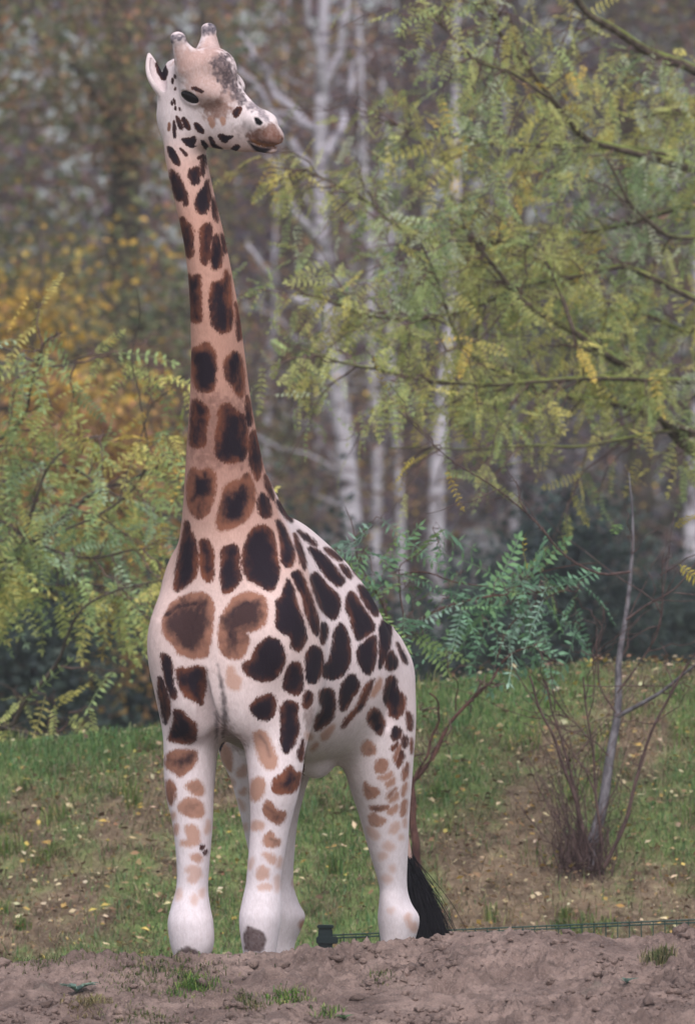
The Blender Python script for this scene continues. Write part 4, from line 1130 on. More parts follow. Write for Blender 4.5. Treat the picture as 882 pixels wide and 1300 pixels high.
hide.bump(hide.math('ADD', hide.math('MULTIPLY', _fine, 0.35), hide.math('MULTIPLY', _wr, 0.9)), 0.006, 0.45)
g_me.materials.append(hide.m)

giraffe = bpy.data.objects.new('giraffe', None)
C.objects.link(giraffe)
giraffe.location = (G_O[0] + B_AX[0] * 0.6, G_O[1] + B_AX[1] * 0.6, 0.0)
giraffe.empty_display_size = 0.3
tag(giraffe, 'tall brown-patched giraffe with pale legs standing behind the mud mound, head turned aside', 'giraffe')
bpy.context.view_layer.update()
def gpart(name, me, parent=None):
    o = link(name, me, giraffe)
    o.matrix_parent_inverse = giraffe.matrix_world.inverted()
    return o
gpart('body', g_me)

# ---- eyes
eye_m = NT('eye_dark', rough=0.2, spec=0.2).color(srgb(20, 13, 14)).m
for sg in (1, -1):
    bm = bmesh.new(); bmesh.ops.create_icosphere(bm, subdivisions=4, radius=1.0)
    M = Matrix([[*(H_AX * 0.062), 0], [*(W_AX * 0.030), 0], [*(A_AX * 0.031), 0], [0, 0, 0, 1]]).transposed()
    M.translation = Vector(hp(0.192, sg * 0.102, 0.036))
    bmesh.ops.transform(bm, matrix=M, verts=bm.verts)
    me = bpy.data.meshes.new('eye'); bm.to_mesh(me); bm.free(); me.materials.append(eye_m)
    me.polygons.foreach_set('use_smooth', np.ones(len(me.polygons), bool))
    gpart('eye', me)

# ---- hair: tapered strips
def strands(roots, tips, bend, width, mat, name, seg=5, seed=3):
    rg = np.random.default_rng(seed); V, F = [], []
    for a, b, c in zip(roots, tips, bend):
        n0 = len(V); d = b - a; side = np.cross(d, rg.normal(size=3)); side /= np.linalg.norm(side) + 1e-9
        for k in range(seg + 1):
            f = k / seg; p = a + d * f + c * math.sin(math.pi * f * 0.9) ; w = width * (1 - 0.85 * f ** 2)
            V += [p - side * w, p + side * w]
        F += [[n0 + 2 * k, n0 + 2 * k + 1, n0 + 2 * k + 3, n0 + 2 * k + 2] for k in range(seg)]
    return mesh_from(name, np.array(V), np.array(F), mat, True)
def hair_mat(name, c0, c1):
    h = NT(name, 0.8, 0.1)
    h.color(h.mix(h.noise(h.pos(), 60, 2), c0, c1)); return h.m
mane_m = hair_mat('mane_hair', srgb(60, 38, 30), srgb(110, 72, 54))
tail_m = hair_mat('tail_hair', srgb(14, 12, 16), srgb(34, 32, 38))
# mane along the crest of the neck
nk = UNION[1]
rt, tp, bd = [], [], []
for i in range(2600):
    z = rng.uniform(2.98, 4.62)
    l, s, lat, fb, _ = [np.interp(z, nk.x, nk.y[:, j]) for j in range(5)]
    l2 = l + rng.normal() * 0.012
    base = gp(s + fb * 0.985, l2, z)
    rt.append(base); tp.append(base + B_AX * (0.045 + rng.uniform(0, 0.02)) + Z_AX * rng.uniform(0.0, 0.03) + L_AX * rng.normal() * 0.01); bd.append(np.zeros(3))
gpart('mane', strands(rt, tp, bd, 0.0022, mane_m, 'mane', 2))
# tail: dock and black tuft
tail_pts = [at(466, 792, 1.52), at(474, 850, 1.62), at(488, 930, 1.64), at(504, 1010, 1.62), at(515, 1075, 1.60), at(521, 1105, 1.59)]
def tube(pts, radii, mat, name, ring=10, cap=True):
    pts = np.array(pts, float); V, F = [], []
    n = len(pts); ref = np.array([0.31, 0.77, 0.55])
    for i in range(n):
        d = pts[min(i + 1, n - 1)] - pts[max(i - 1, 0)]; d = d / (np.linalg.norm(d) + 1e-9)
        a = np.cross(d, ref); a /= np.linalg.norm(a) + 1e-9; b = np.cross(d, a)
        for k in range(ring):
            q = 2 * math.pi * k / ring
            V.append(pts[i] + (a * math.cos(q) + b * math.sin(q)) * radii[i])
    for i in range(n - 1):
        for k in range(ring):
            F.append([i * ring + k, i * ring + (k + 1) % ring, (i + 1) * ring + (k + 1) % ring, (i + 1) * ring + k])
    if cap:
        F.append(list(range(ring))[::-1]); F.append([(n - 1) * ring + k for k in range(ring)])
    return mesh_from(name, np.array(V), F, mat, True)
dock_m = NT('tail_dock', 0.7).color(srgb(176, 146, 138)).m
_q = np.linspace(0, 1, 24)
_tp = np.stack([np.interp(_q, np.linspace(0, 1, 6), [p[c] for p in tail_pts]) for c in range(3)], 1)
tail = gpart('tail', tube(_tp, np.interp(_q, [0, 0.2, 1], [0.05, 0.034, 0.018]), dock_m, 'tail'))
rt, tp, bd = [], [], []
t_end = np.array(tail_pts[-1]); t_low = at(548, 1212, 1.56)
for i in range(4200):
    f = rng.uniform(-0.35, 0.5)
    base = t_end + (t_low - t_end) * max(f, 0) * 0.8 + (np.array(tail_pts[-2]) - t_end) * max(-f, 0) * 1.6 + rng.normal(size=3) * 0.012
    ln = rng.uniform(0.30, 0.46)
    dirv = (t_low - t_end) / np.linalg.norm(t_low - t_end) + rng.normal(size=3) * np.array([0.11, 0.11, 0.05])
    rt.append(base); tp.append(base + dirv * ln); bd.append(np.array([0.02 + rng.normal() * 0.012, rng.normal() * 0.012, 0.0]))
tt = link('tail_tuft', strands(rt, tp, bd, 0.0016, tail_m, 'tail_tuft', 6), tail)
tt['label'] = 'black hair tuft'
print('coat', round(time.time() - T_START, 1), 's')
# ================================================================== locust trees, sapling and shrub near the bank
def frond_arrays(rg, length=0.2, pairs=9, leaflet=0.034, width=0.012, curl=0.35, droop=0.25):
    """A pinnate leaf along +X, leaflets in pairs, hanging slightly. Returns V, F(tri), midrib V/F included."""
    V, F = [], []
    t = np.linspace(0.12, 1.0, pairs)
    def mid(f):
        return np.array([length * f, curl * length * 0.25 * f * f, -droop * length * f * f])
    # midrib: thin three-sided strip
    pts = [mid(f) for f in np.linspace(0, 1, 5)]
    for p in pts: V += [p + (0, 0.0011, 0), p - (0, 0.0011, 0)]
    for k in range(4): F += [[2 * k, 2 * k + 1, 2 * k + 3], [2 * k, 2 * k + 3, 2 * k + 2]]
    for f in t:
        c = mid(f); tang = mid(min(f + 0.05, 1.05)) - c; tang /= np.linalg.norm(tang); sidev = np.cross([0, 0, 1.0], tang); sidev /= np.linalg.norm(sidev)
        for sg in (-1, 1):
            L = leaflet * (0.75 + 0.5 * math.sin(math.pi * min(max(f, 0.1), 0.95))) * rg.uniform(0.8, 1.15)
            d = sidev * sg + tang * rg.uniform(0.15, 0.5) + np.array([0, 0, -rg.uniform(0.05, 0.6)]); d /= np.linalg.norm(d)
            w = np.cross(d, [0, 0, 1.0]); w = w / (np.linalg.norm(w) + 1e-9) * width * 0.5 + np.array([0, 0, rg.normal() * width * 0.15])
            n0 = len(V); V += [c, c + d * L * 0.45 + w, c + d * L, c + d * L * 0.45 - w]
            F += [[n0, n0 + 1, n0 + 2], [n0, n0 + 2, n0 + 3]]
    d = tang; n0 = len(V); V += [c, c + d * leaflet * 0.5 + sidev * width * 0.5, c + d * leaflet, c + d * leaflet * 0.5 - sidev * width * 0.5]; F += [[n0, n0 + 1, n0 + 2], [n0, n0 + 2, n0 + 3]]
    return np.array(V), np.array(F)

rgf = np.random.default_rng(900)
FRONDS = [frond_arrays(rgf, length=rgf.uniform(0.16, 0.24), pairs=int(rgf.integers(7, 11)), curl=rgf.uniform(-1.2, 1.2), droop=rgf.uniform(0.0, 0.7), leaflet=rgf.uniform(0.028, 0.040), width=rgf.uniform(0.010, 0.015)) for _ in range(10)]

def frame_from(d, rg, roll=0.6):
    d = d / (np.linalg.norm(d) + 1e-9)
    up = np.array([0, 0, 1.0]) + rg.normal(size=3) * roll
    y = np.cross(up, d); y /= np.linalg.norm(y) + 1e-9
    return np.stack([d, y, np.cross(d, y)], 1)      # columns

def add_fronds(root, anchors, dirs, cols, rg, scale=(0.8, 1.25), own=0, leaf_name='leaf', crown_name='crown'):
    """The `own` largest fronds become leaves of their own, the rest is one crown mesh."""
    n = len(anchors); sc = rg.uniform(*scale, n); var = rg.integers(0, len(FRONDS), n)
    order = np.argsort(-sc); solo = set(order[:own].tolist())
    V, F, T, m = [], [], [], 0
    made = {}
    for i in range(n):
        M = frame_from(dirs[i], rg) * sc[i]
        fv, ff = FRONDS[var[i]]
        if i in solo:
            ci = int(rg.integers(0, 4)); key = (var[i], ci)
            if key not in made:
                me = mesh_from('leaf', fv, ff, leaf_m)
                attr(me, 'tint', np.repeat(cols[i][None], len(fv), 0), 'FLOAT_COLOR'); made[key] = me
            o = link(leaf_name, made[key], root)
            mat = Matrix(np.vstack([np.c_[M, anchors[i]], [0, 0, 0, 1]]).tolist())
            o.matrix_local = mat
        else:
            V.append(fv @ M.T + anchors[i]); F.append(ff + m); m += len(fv); T.append(np.repeat(cols[i][None], len(fv), 0))
    if V:
        me = mesh_from(crown_name, np.concatenate(V), np.concatenate(F), leaf_m)
        attr(me, 'tint', np.concatenate(T), 'FLOAT_COLOR')
        o = link(crown_name, me, root)
        if own: o['kind'] = 'stuff'

def on_bank(px, py):
    ys = np.linspace(3.4, 12, 900); P = np.array([at(px, py, y) for y in ys]); hit = np.nonzero(P[:, 2] <= bank_z(P[:, :2]))[0]
    return float(ys[hit[0]]) if len(hit) else 6.0
# mossy bark for the big boughs
mb_ = NT('mossy_bark', 0.9, 0.2)
_p = mb_.pos(); _n = mb_.noise(_p, 22, 5, 0.65); _n2 = mb_.noise(_p, 5, 3, 0.6)
_c = mb_.mix(mb_.step(_n, 0.35, 0.65), srgb(66, 54, 50), srgb(104, 92, 84))
_nz = mb_.node('ShaderNodeNewGeometry'); _sx = mb_.node('ShaderNodeSeparateXYZ'); mb_.link(_nz.outputs['Normal'], _sx.inputs[0])
_ms = mb_.step(mb_.math('ADD', _sx.outputs[2], mb_.math('MULTIPLY', mb_.math('SUBTRACT', _n2, 0.5), 2.2)), 0.1, 0.7)
mb_.color(mb_.mix(_ms, _c, srgb(112, 122, 62))); mb_.bump(_n, 0.01, 0.8)
moss_m = mb_.m

def pixel_branch(pts, y0, y1, base):
    n = len(pts)
    return np.array([at(a, b, y0 + (y1 - y0) * k / (n - 1)) for k, (a, b) in enumerate(pts)]) - base

def grow(root, base, trunk_pts, trunk_r, boughs, mat, rg, twig_step, twig_len, frond_every, cols, wts, own, droop=0.35, bias=(0, 0, 0), frond_len=1.0, twig_mat=None, leaf_keep=None, sub=2):
    """boughs: (path, r0, r1, leafiness). Builds trunk, boughs, twigs and fronds under root."""
    mbt = MB(); mbt.tube(smooth_path(trunk_pts, 26, 0.06 if trunk_r[0] > 0.05 else 0.012, rg), np.linspace(trunk_r[0], trunk_r[1], 26), 12)
    link('trunk', mbt.mesh('trunk', mat), root)
    tw = MB(); anchors, dirs = [], []
    for path, r0, r1, leafy in boughs:
        nseg = 26; P = smooth_path(path, nseg, 0.025, rg)
        mb = MB(); mb.tube(P, np.linspace(r0, r1, nseg), 8)
        link('bough', mb.mesh('bough', mat), root)
        L = np.linalg.norm(np.diff(P, axis=0), axis=1).sum()
        nt = max(2, int(L / twig_step * leafy))
        for k in range(nt):
            f = rg.uniform(0.05, 1.0) ** 0.85; i = min(int(f * (nseg - 1)), nseg - 2)
            d = P[i + 1] - P[i]; d /= np.linalg.norm(d)
            dv = d * rg.uniform(0.3, 1.0) + rg.normal(size=3) * np.array([0.6, 0.8, 0.6]) + np.array(bias); dv /= np.linalg.norm(dv)
            ln = twig_len * rg.uniform(0.35, 1.2)
            e = P[i] + dv * ln + np.array([0, 0, -droop * ln * rg.uniform(0.2, 1.0)])
            tp = smooth_path([P[i], P[i] + dv * ln * 0.55, e], 8, 0.05, rg)
            tw.tube(tp, np.linspace(min(0.006, r0 * 0.5), 0.0018, 8), 4)
            paths = [tp]
            for q in range(sub):
                j = rg.integers(2, 7); d2 = dv + rg.normal(size=3) * 0.8; d2 /= np.linalg.norm(d2); l2 = ln * rg.uniform(0.25, 0.6)
                sp = smooth_path([tp[j], tp[j] + d2 * l2 + np.array([0, 0, -droop * l2 * 0.7])], 6, 0.03, rg)
                tw.tube(sp, np.linspace(0.003, 0.0013, 6), 4); paths.append(sp)
            for tpp in paths:
                LL = np.linalg.norm(np.diff(tpp, axis=0), axis=1).sum()
                for g in range(max(1, int(LL / frond_every))):
                    h = rg.uniform(0.2, 1.0); j = min(int(h * (len(tpp) - 1)), len(tpp) - 2)
                    p = tpp[j] + (tpp[j + 1] - tpp[j]) * rg.uniform()
                    t = tpp[j + 1] - tpp[j]; t /= np.linalg.norm(t)
                    fd = t * 0.5 + rg.normal(size=3) * 0.6 + np.array([0, 0, -0.45])
                    if leaf_keep is None or leaf_keep(p + base, rg):
                        anchors.append(p); dirs.append(fd)
    link('twigs', tw.mesh('twigs', twig_mat or bark_twig), root)['kind'] = 'stuff'
    anchors = np.array(anchors); n = len(anchors)
    # neighbouring fronds share a hue
    hue = vnoise(anchors, 2.2, int(rg.integers(999)), 3)
    Cc = np.array([srgb(*c) for c in cols]); w = np.array(wts, float) / sum(wts); cum = np.cumsum(w)
    u = np.clip((hue * 0.9 + 0.5) * 0.75 + 0.25 * rg.uniform(size=n), 0, 0.999)
    ix = np.clip(np.searchsorted(cum, u), 0, len(cols) - 1)
    tint = np.clip(Cc[ix] * (1 + 0.18 * rg.normal(size=(n, 1))), 0.005, 1)
    add_fronds(root, anchors, np.array(dirs), tint, rg, (0.75 * frond_len, 1.3 * frond_len), own)
    return n

LOCUST = [(206, 178, 92), (198, 188, 112), (180, 182, 118), (160, 176, 120), (192, 200, 172), (136, 160, 116)]  # the palest grey-green puts leaf glints into the tint
# ---- big locust reaching in from the right
rg = np.random.default_rng(501)
base = at(1010, 900, 12.5); base[2] = ground_z(base[0], 12.5) - 0.1
locust = link('locust_tree', None, None, tuple(base))
tag(locust, 'large yellow-green locust tree with mossy boughs reaching in over the bank', 'tree')
tk = [np.zeros(3), at(1000, 760, 12.5) - base, at(975, 620, 12.5) - base, at(985, 400, 12.6) - base, at(1000, 150, 12.7) - base, at(1015, -120, 12.8) - base]
B = []
def bough(pts, y0, y1, r0, r1, leafy=1.0):
    B.append((pixel_branch(pts, y0, y1, base), r0, r1, leafy))
bough([(1005, 150), (940, 118), (882, 92), (840, 72), (804, 53), (771, 33), (740, 8), (712, -30)], 12.7, 11.8, 0.042, 0.018, 1.0)
bough([(992, 300), (935, 232), (882, 213), (832, 202), (777, 188), (744, 175), (722, 153), (695, 123), (662, 82), (635, 44), (616, 5), (600, -30)], 12.6, 11.2, 0.036, 0.006, 1.1)
bough([(880, 211), (850, 197), (805, 189), (760, 188), (700, 182), (640, 186), (580, 176), (520, 165), (480, 150)], 12.5, 13.5, 0.016, 0.004, 1.2)
bough([(695, 123), (657, 98), (618, 82), (586, 60), (569, 38), (548, 10)], 11.5, 10.6, 0.013, 0.004, 1.2)
bough([(978, 660), (925, 610), (882, 574), (859, 555), (821, 497), (799, 470), (771, 451), (728, 421), (695, 405), (662, 383), (620, 330), (590, 290)], 12.5, 11.4, 0.050, 0.008, 1.2)
bough([(975, 520), (930, 490), (882, 484), (820, 481), (755, 481), (706, 485), (660, 487), (618, 488), (536, 480), (482, 471), (433, 465), (380, 448)], 12.4, 10.4, 0.022, 0.005, 0.75)
bough([(975, 600), (925, 560), (882, 547), (826, 525), (750, 508), (706, 503), (662, 481), (618, 457), (591, 432), (575, 394), (558, 355), (535, 310)], 12.4, 10.9, 0.028, 0.006, 1.1)
bough([(882, 555), (848, 549), (782, 560), (728, 568), (662, 566), (564, 569), (493, 569)], 12.3, 11.0, 0.012, 0.003, 0.22)
bough([(728, 421), (690, 320), (640, 300), (580, 310), (520, 290), (470, 250), (420, 225), (375, 205)], 11.6, 12.4, 0.014, 0.004, 1.3)
bough([(985, 350), (930, 280), (875, 262), (826, 276), (782, 290), (706, 298), (657, 292), (600, 270), (540, 250)], 12.6, 13.6, 0.02, 0.004, 1.3)
bough([(990, 250), (950, 315), (875, 303), (842, 298), (821, 281), (793, 246), (771, 202)], 12.6, 12.0, 0.018, 0.008, 0.5)
bough([(985, 430), (930, 400), (860, 370), (790, 340), (730, 350), (660, 360), (600, 385), (540, 400), (470, 400), (400, 370)], 12.6, 11.6, 0.024, 0.004, 1.4)
bough([(990, 420), (940, 380), (880, 420), (820, 400), (760, 380), (700, 340)], 12.6, 14.0, 0.02, 0.005, 1.3)
bough([(1000, 190), (950, 160), (900, 150), (850, 145), (800, 150), (750, 130)], 12.7, 14.0, 0.022, 0.005, 1.2)
def keep_right(p, rg):
    X, Y = project(p[None]); X, Y = X[0], Y[0]
    k = 1.0
    if Y > 540: k *= 0.35
    if Y > 700: k *= 0.1
    if X < 480: k *= 0.75 if Y > 180 else 0.2
    if Y < 110: k *= 0.55
    return rg.uniform() < k
nfr = grow(locust, base, tk, (0.13, 0.05), B, moss_m, rg, 0.08, 0.50, 0.085, LOCUST, [3.0, 3.2, 3.4, 2.6, 1.8, 2.4], 150, droop=0.45, bias=(-0.25, 0, -0.05), leaf_keep=keep_right, frond_len=0.88)
print('locust fronds', nfr)

# ---- younger locust reaching in from the left
rg = np.random.default_rng(502)
base = at(-120, 900, 10.2); base[2] = ground_z(base[0], 10.2) - 0.1
loc2 = link('locust_tree', None, None, tuple(base))
tag(loc2, 'young locust with long fronds reaching in beside the giraffe chest', 'tree')
tk = [np.zeros(3), at(-112, 800, 10.2) - base, at(-95, 650, 10.2) - base, at(-80, 480, 10.2) - base, at(-85, 330, 10.2) - base]
B = []
bough([(-112, 860), (-40, 900), (18, 926), (60, 930), (100, 925)], 10.2, 9.6, 0.014, 0.004, 0.6)
bough([(-108, 850), (-30, 930), (18, 926), (32, 898), (74, 843), (88, 806), (106, 778), (152, 755), (205, 740)], 10.2, 9.2, 0.018, 0.004, 0.55)
bough([(-100, 760), (-40, 770), (18, 718), (39, 651), (60, 600), (95, 565), (140, 548)], 10.2, 9.7, 0.018, 0.004, 1.3)
bough([(-95, 690), (-30, 720), (60, 681), (97, 649), (140, 620), (190, 600), (225, 590)], 10.2, 9.8, 0.028, 0.006, 1.2)
bough([(-85, 520), (-30, 570), (28, 529), (41, 483), (51, 437), (80, 420)], 10.2, 9.6, 0.014, 0.004, 1.1)
bough([(-95, 720), (-30, 760), (40, 745), (138, 746), (175, 764), (203, 787)], 10.2, 10.8, 0.016, 0.006, 0.8)
bough([(-88, 600), (-20, 620), (50, 590), (110, 600), (170, 640), (215, 650)], 10.2, 11.0, 0.016, 0.004, 1.2)
bough([(-82, 430), (-30, 440), (20, 450), (70, 470), (110, 455)], 10.2, 9.8, 0.012, 0.004, 0.8)
bough([(-90, 640), (0, 660), (80, 700), (140, 700), (190, 690)], 10.2, 9.4, 0.014, 0.004, 1.2)
bough([(60, 681), (150, 640), (189, 584), (176, 500), (166, 464), (175, 409), (172, 370)], 9.9, 9.4, 0.008, 0.002, 0.10)
bough([(150, 640), (190, 520), (215, 500), (250, 478)], 9.7, 9.6, 0.006, 0.002, 0.7)
LOC2 = [(216, 186, 100), (204, 194, 118), (182, 188, 118), (158, 178, 122), (172, 194, 164), (134, 158, 114)]  # pale grey-green entry is glint on the leaves, as colour
def keep_left(p, rg):
    X, Y = project(p[None]); X, Y = X[0], Y[0]
    return rg.uniform() < (0.3 if Y > 800 else 0.9) * (0.6 if Y < 440 else 1.0)
nfr = grow(loc2, base, tk, (0.09, 0.03), B, bark_dark, rg, 0.125, 0.40, 0.09, LOC2, [3, 3, 3, 2.4, 1.6, 2.2], 160, droop=0.35, bias=(0.15, 0, 0.0), leaf_keep=keep_left, frond_len=1.15)
print('left fronds', nfr)

# ---- slender sapling with bluish leaves behind the hind legs
rg = np.random.default_rng(503)
YS = on_bank(531, 1124) - 5.2
base = at(531, 1126, 5.2 + YS); base[2] = ground_z(base[0], 5.2 + YS) - 0.05
sap = link('locust_sapling', None, None, tuple(base))
tag(sap, 'slender sapling with teal-green fronds just behind the giraffe hind legs', 'sapling')
tk = [np.zeros(3), at(529, 1090, 5.2 + YS) - base, at(524, 1045, 5.2 + YS) - base, at(523, 994, 5.2 + YS) - base]
sap_bark = bark('sapling_bark', srgb(66, 42, 40), srgb(96, 68, 62), 30, 0.5)
B = []
bough([(523, 996), (548, 960), (578, 903), (617, 864), (630, 837), (653, 823), (685, 810)], 5.2 + YS, 5.4 + YS, 0.013, 0.004, 0.6)
bough([(523, 996), (538, 958), (555, 919), (557, 896), (548, 878)], 5.2 + YS, 5.0 + YS, 0.009, 0.004, 0.0)
bough([(578, 903), (582, 878), (571, 855), (566, 838)], 5.25 + YS, 5.1 + YS, 0.004, 0.002, 0.0)
bough([(523, 996), (508, 900), (506, 850), (514, 810), (544, 782), (589, 766), (635, 762), (676, 758), (708, 748)], 5.2 + YS, 5.6 + YS, 0.010, 0.003, 0.8)
bough([(506, 850), (490, 780), (470, 735), (452, 690), (440, 640)], 5.3 + YS, 5.3 + YS, 0.006, 0.002, 0.8)
bough([(506, 850), (510, 770), (505, 720), (520, 700), (548, 690)], 5.3 + YS, 5.6 + YS, 0.005, 0.002, 0.7)
bough([(505, 730), (540, 726), (580, 738), (640, 742), (690, 720), (760, 718)], 5.6 + YS, 5.9 + YS, 0.004, 0.002, 0.45)
bough([(630, 837), (650, 790), (690, 760), (735, 752)], 5.4 + YS, 5.7 + YS, 0.004, 0.002, 0.8)
SAP = [(186, 180, 104), (138, 164, 104), (116, 152, 108), (114, 152, 124), (150, 180, 164), (98, 136, 104)]
def keep_sap(p, rg):
    X, Y = project(p[None])
    return Y[0] < 835 and rg.uniform() < 0.45
nfr = grow(sap, base, tk, (0.026, 0.016), B, sap_bark, rg, 0.062, 0.20, 0.075, SAP, [2, 3, 3, 3, 2.5, 2.5], 140, droop=0.15, bias=(0.2, 0, 0.1), frond_len=1.45, sub=1, leaf_keep=keep_sap)
print('sapling fronds', nfr)

# ---- bare shrub with many stems on the bank
rg = np.random.default_rng(504)
YS = on_bank(748, 1106) - 5.3
base = at(748, 1108, 5.3 + YS); base[2] = ground_z(base[0], 5.3 + YS) - 0.03
shrub = link('bare_shrub', None, None, tuple(base))
tag(shrub, 'nearly bare many-stemmed shrub with one thick grey stem on the bank', 'shrub')
grey_bark = bark('grey_bark', srgb(78, 74, 80), srgb(116, 112, 118), 30, 0.5)
stem_bark = bark('stem_bark', srgb(70, 54, 54), srgb(104, 84, 82), 30, 0.5)
stems = [([(749, 1108), (749, 1078), (763, 1024), (772, 960), (781, 905), (783, 846), (794, 787), (799, 718), (801, 650), (797, 600)], 5.3, 5.9, 0.032, 0.003, grey_bark),
         ([(744, 1108), (742, 1069), (726, 1006), (712, 964), (699, 928), (680, 892), (667, 855)], 5.3, 5.1, 0.013, 0.005, stem_bark),
         ([(740, 1108), (737, 1060), (722, 985), (704, 925), (692, 880), (685, 862)], 5.3, 5.2, 0.009, 0.004, stem_bark),
         ([(760, 1108), (763, 1083), (758, 1015), (753, 960), (749, 923), (742, 860)], 5.25, 5.0, 0.008, 0.004, stem_bark),
         ([(764, 1112), (767, 1100), (794, 1042), (808, 987), (826, 933), (845, 892), (882, 828), (910, 800)], 5.25, 5.0, 0.012, 0.004, stem_bark),
         ([(783, 910), (826, 887), (858, 864), (882, 846), (920, 810)], 5.5, 5.2, 0.012, 0.005, grey_bark),
         ([(799, 726), (760, 728), (711, 700), (673, 656), (635, 623), (580, 590), (542, 552), (505, 520)], 5.7, 5.0, 0.007, 0.002, stem_bark),
         ([(794, 787), (820, 770), (860, 745), (900, 690)], 5.6, 5.5, 0.006, 0.002, stem_bark),
         ([(783, 880), (810, 840), (835, 800), (836, 740), (840, 700)], 5.5, 5.3, 0.006, 0.002, stem_bark),
         ([(772, 960), (740, 930), (722, 910), (700, 905)], 5.45, 5.3, 0.004, 0.002, stem_bark),
         ([(781, 905), (760, 870), (755, 820), (768, 780)], 5.5, 5.4, 0.005, 0.002, stem_bark)]
for pts, y0, y1, r0, r1, mt in stems:
    mb = MB(); P = smooth_path(pixel_branch(pts, y0 + YS, y1 + YS, base), 26, 0.015, rg); mb.tube(P, np.linspace(r0, r1, 26), 8)
    link('stem', mb.mesh('stem', mt), shrub)
mb = MB(); anch, dirs = [], []
for k in range(130):
    a = np.array([rg.normal() * 0.07, rg.normal() * 0.07, 0.0]) + (at(738, 1110, 5.3 + YS) - base)
    a[2] = ground_z(base[0] + a[0], base[1] + a[1]) - base[2]
    ln = rg.uniform(0.12, 0.75) * (1 if k < 60 else 0.55); d = np.array([rg.normal() * 0.35 - 0.12, rg.normal() * 0.35, 1.0])
    mb.tube(smooth_path([a, a + d * ln], 7, 0.05, rg), np.linspace(0.0035, 0.0012, 7), 4)
for pts, y0, y1, r0, r1, mt in stems:
    P = smooth_path(pixel_branch(pts, y0 + YS, y1 + YS, base), 26, 0.015, rg)
    for k in range(9):
        i = rg.integers(8, 25); d = (P[i] - P[i - 1]); d /= np.linalg.norm(d); d = d + rg.normal(size=3) * 0.7; ln = rg.uniform(0.08, 0.4)
        e = P[i] + d * ln; mb.tube(smooth_path([P[i], e], 7, 0.04, rg), np.linspace(0.0032, 0.0012, 7), 4)
        if P[i][2] > 1.55 and rg.uniform() < 0.5: anch.append(e); dirs.append(d + np.array([0, 0, -0.5]))
link('twigs', mb.mesh('twigs', stem_bark), shrub)['kind'] = 'stuff'
add_fronds(shrub, np.array(anch), np.array(dirs), palette(len(anch), rg, [(182, 160, 70), (120, 146, 84), (92, 140, 100)], [2, 2, 2]), rg, (0.8, 1.15), len(anch))
print('near', round(time.time() - T_START, 1), 's')
# ================================================================== low wire fence, weeds and tufts
fence_m = NT('fence_green', 0.5, 0.4).color(srgb(34, 62, 58)).m
post_m = NT('post_green', 0.45, 0.4).color(srgb(30, 44, 46)).m
f0, f1 = at(413, 1184, 2.6), at(905, 1163, 3.05)
f1 = f0 + (f1 - f0) * 1.5
fence = link('wire_fence', None, None, (f0[0], f0[1], 0.0))
tag(fence, 'low dark-green welded wire fence starting at a capped post behind the hind legs', 'fence')
def box_mesh(name, size, mat, bev=0.0):
    bm = bmesh.new(); bmesh.ops.create_cube(bm, size=1.0); bmesh.ops.scale(bm, vec=size, verts=bm.verts)
    if bev: bmesh.ops.bevel(bm, geom=bm.edges[:], offset=bev, segments=2, affect='EDGES')
    me = bpy.data.meshes.new(name); bm.to_mesh(me); bm.free(); me.materials.append(mat); return me
top = f0[2]
po = link('post', box_mesh('post', (0.068, 0.05, top + 0.02), post_m, 0.004), fence, (0, 0, (top + 0.02) / 2))
cap = link('cap', box_mesh('cap', (0.080, 0.062, 0.018), post_m, 0.004), po, (0, 0, (top + 0.02) / 2 + 0.0085))
cl_ = link('clamp', box_mesh('clamp', (0.104, 0.068, 0.036), post_m, 0.005), po, (0.008, -0.004, (top + 0.02) / 2 - 0.055))
dvec = f1 - f0; Lh = np.linalg.norm(dvec[:2])
wm = MB(); wm.tube(np.array([[0, 0, 0], dvec * 0.25, dvec * 0.5, dvec * 0.75, dvec]), 0.0042, 6)
rail_me = wm.mesh('rail', fence_m)
for k, dz in enumerate((0.0, -0.014, -0.2, -0.4, -0.6, -0.8)):
    r_ = link('rail' if k < 2 else 'wire', rail_me, fence, (0.03 if k != 1 else 0.03, 0.004 if k == 1 else 0, top - 0.012 + dz))
nk_ = int(Lh / 0.058)
pm = MB(); pm.tube(np.array([[0, 0, 0.0], [0, 0, -0.45], [0, 0, -0.9]]), 0.0030, 6)
pick_me = pm.mesh('picket', fence_m)
for k in range(1, nk_):
    q = dvec * (k / nk_)
    if k % 43 == 0:
        link('post', po.data, fence, (q[0], q[1] + 0.05, (top + 0.02) / 2 + q[2] - 0.02))
    link('picket', pick_me, fence, (0.03 + q[0], q[1] - 0.008, top - 0.012 + q[2] + 0.004))

def on_mound(px, py):
    """Where the sight line through a spot of the photograph meets the mound."""
    P = np.array([at(px, py, y) for y in np.linspace(-3.2, -1.2, 300)])
    hit = np.nonzero(P[:, 2] <= mound_z(P[:, :2]))[0]
    return P[hit[0]] if len(hit) else at(px, py, -1.5)
def tuft(px, py, n, ln, spread, cols, wts, label, seed, width=0.0022, lean=(0.2, 1.4), cat='grass tuft', name='grass_tuft', group=None):
    rg = np.random.default_rng(seed); c = on_mound(px, py)
    P = np.c_[rg.normal(size=n) * spread[0], rg.normal(size=n) * spread[1]]
    Z = mound_z(P + c[:2]) - c[2]
    me = blades(np.c_[P, Z], rg.uniform(0.5, 1.25, n) * ln, rg.uniform(*lean, n), rg.uniform(0.6, 1.3, n) * width, palette(n, rg, cols, wts), rg, name, blade_m)
    o = link(name, me, None, tuple(c)); tag(o, label, cat, group, kind='stuff'); return o
GR = [(92, 128, 60), (124, 148, 76), (78, 108, 56), (150, 150, 100)]
DG = [(92, 104, 62), (118, 116, 80), (76, 88, 56), (140, 128, 98)]
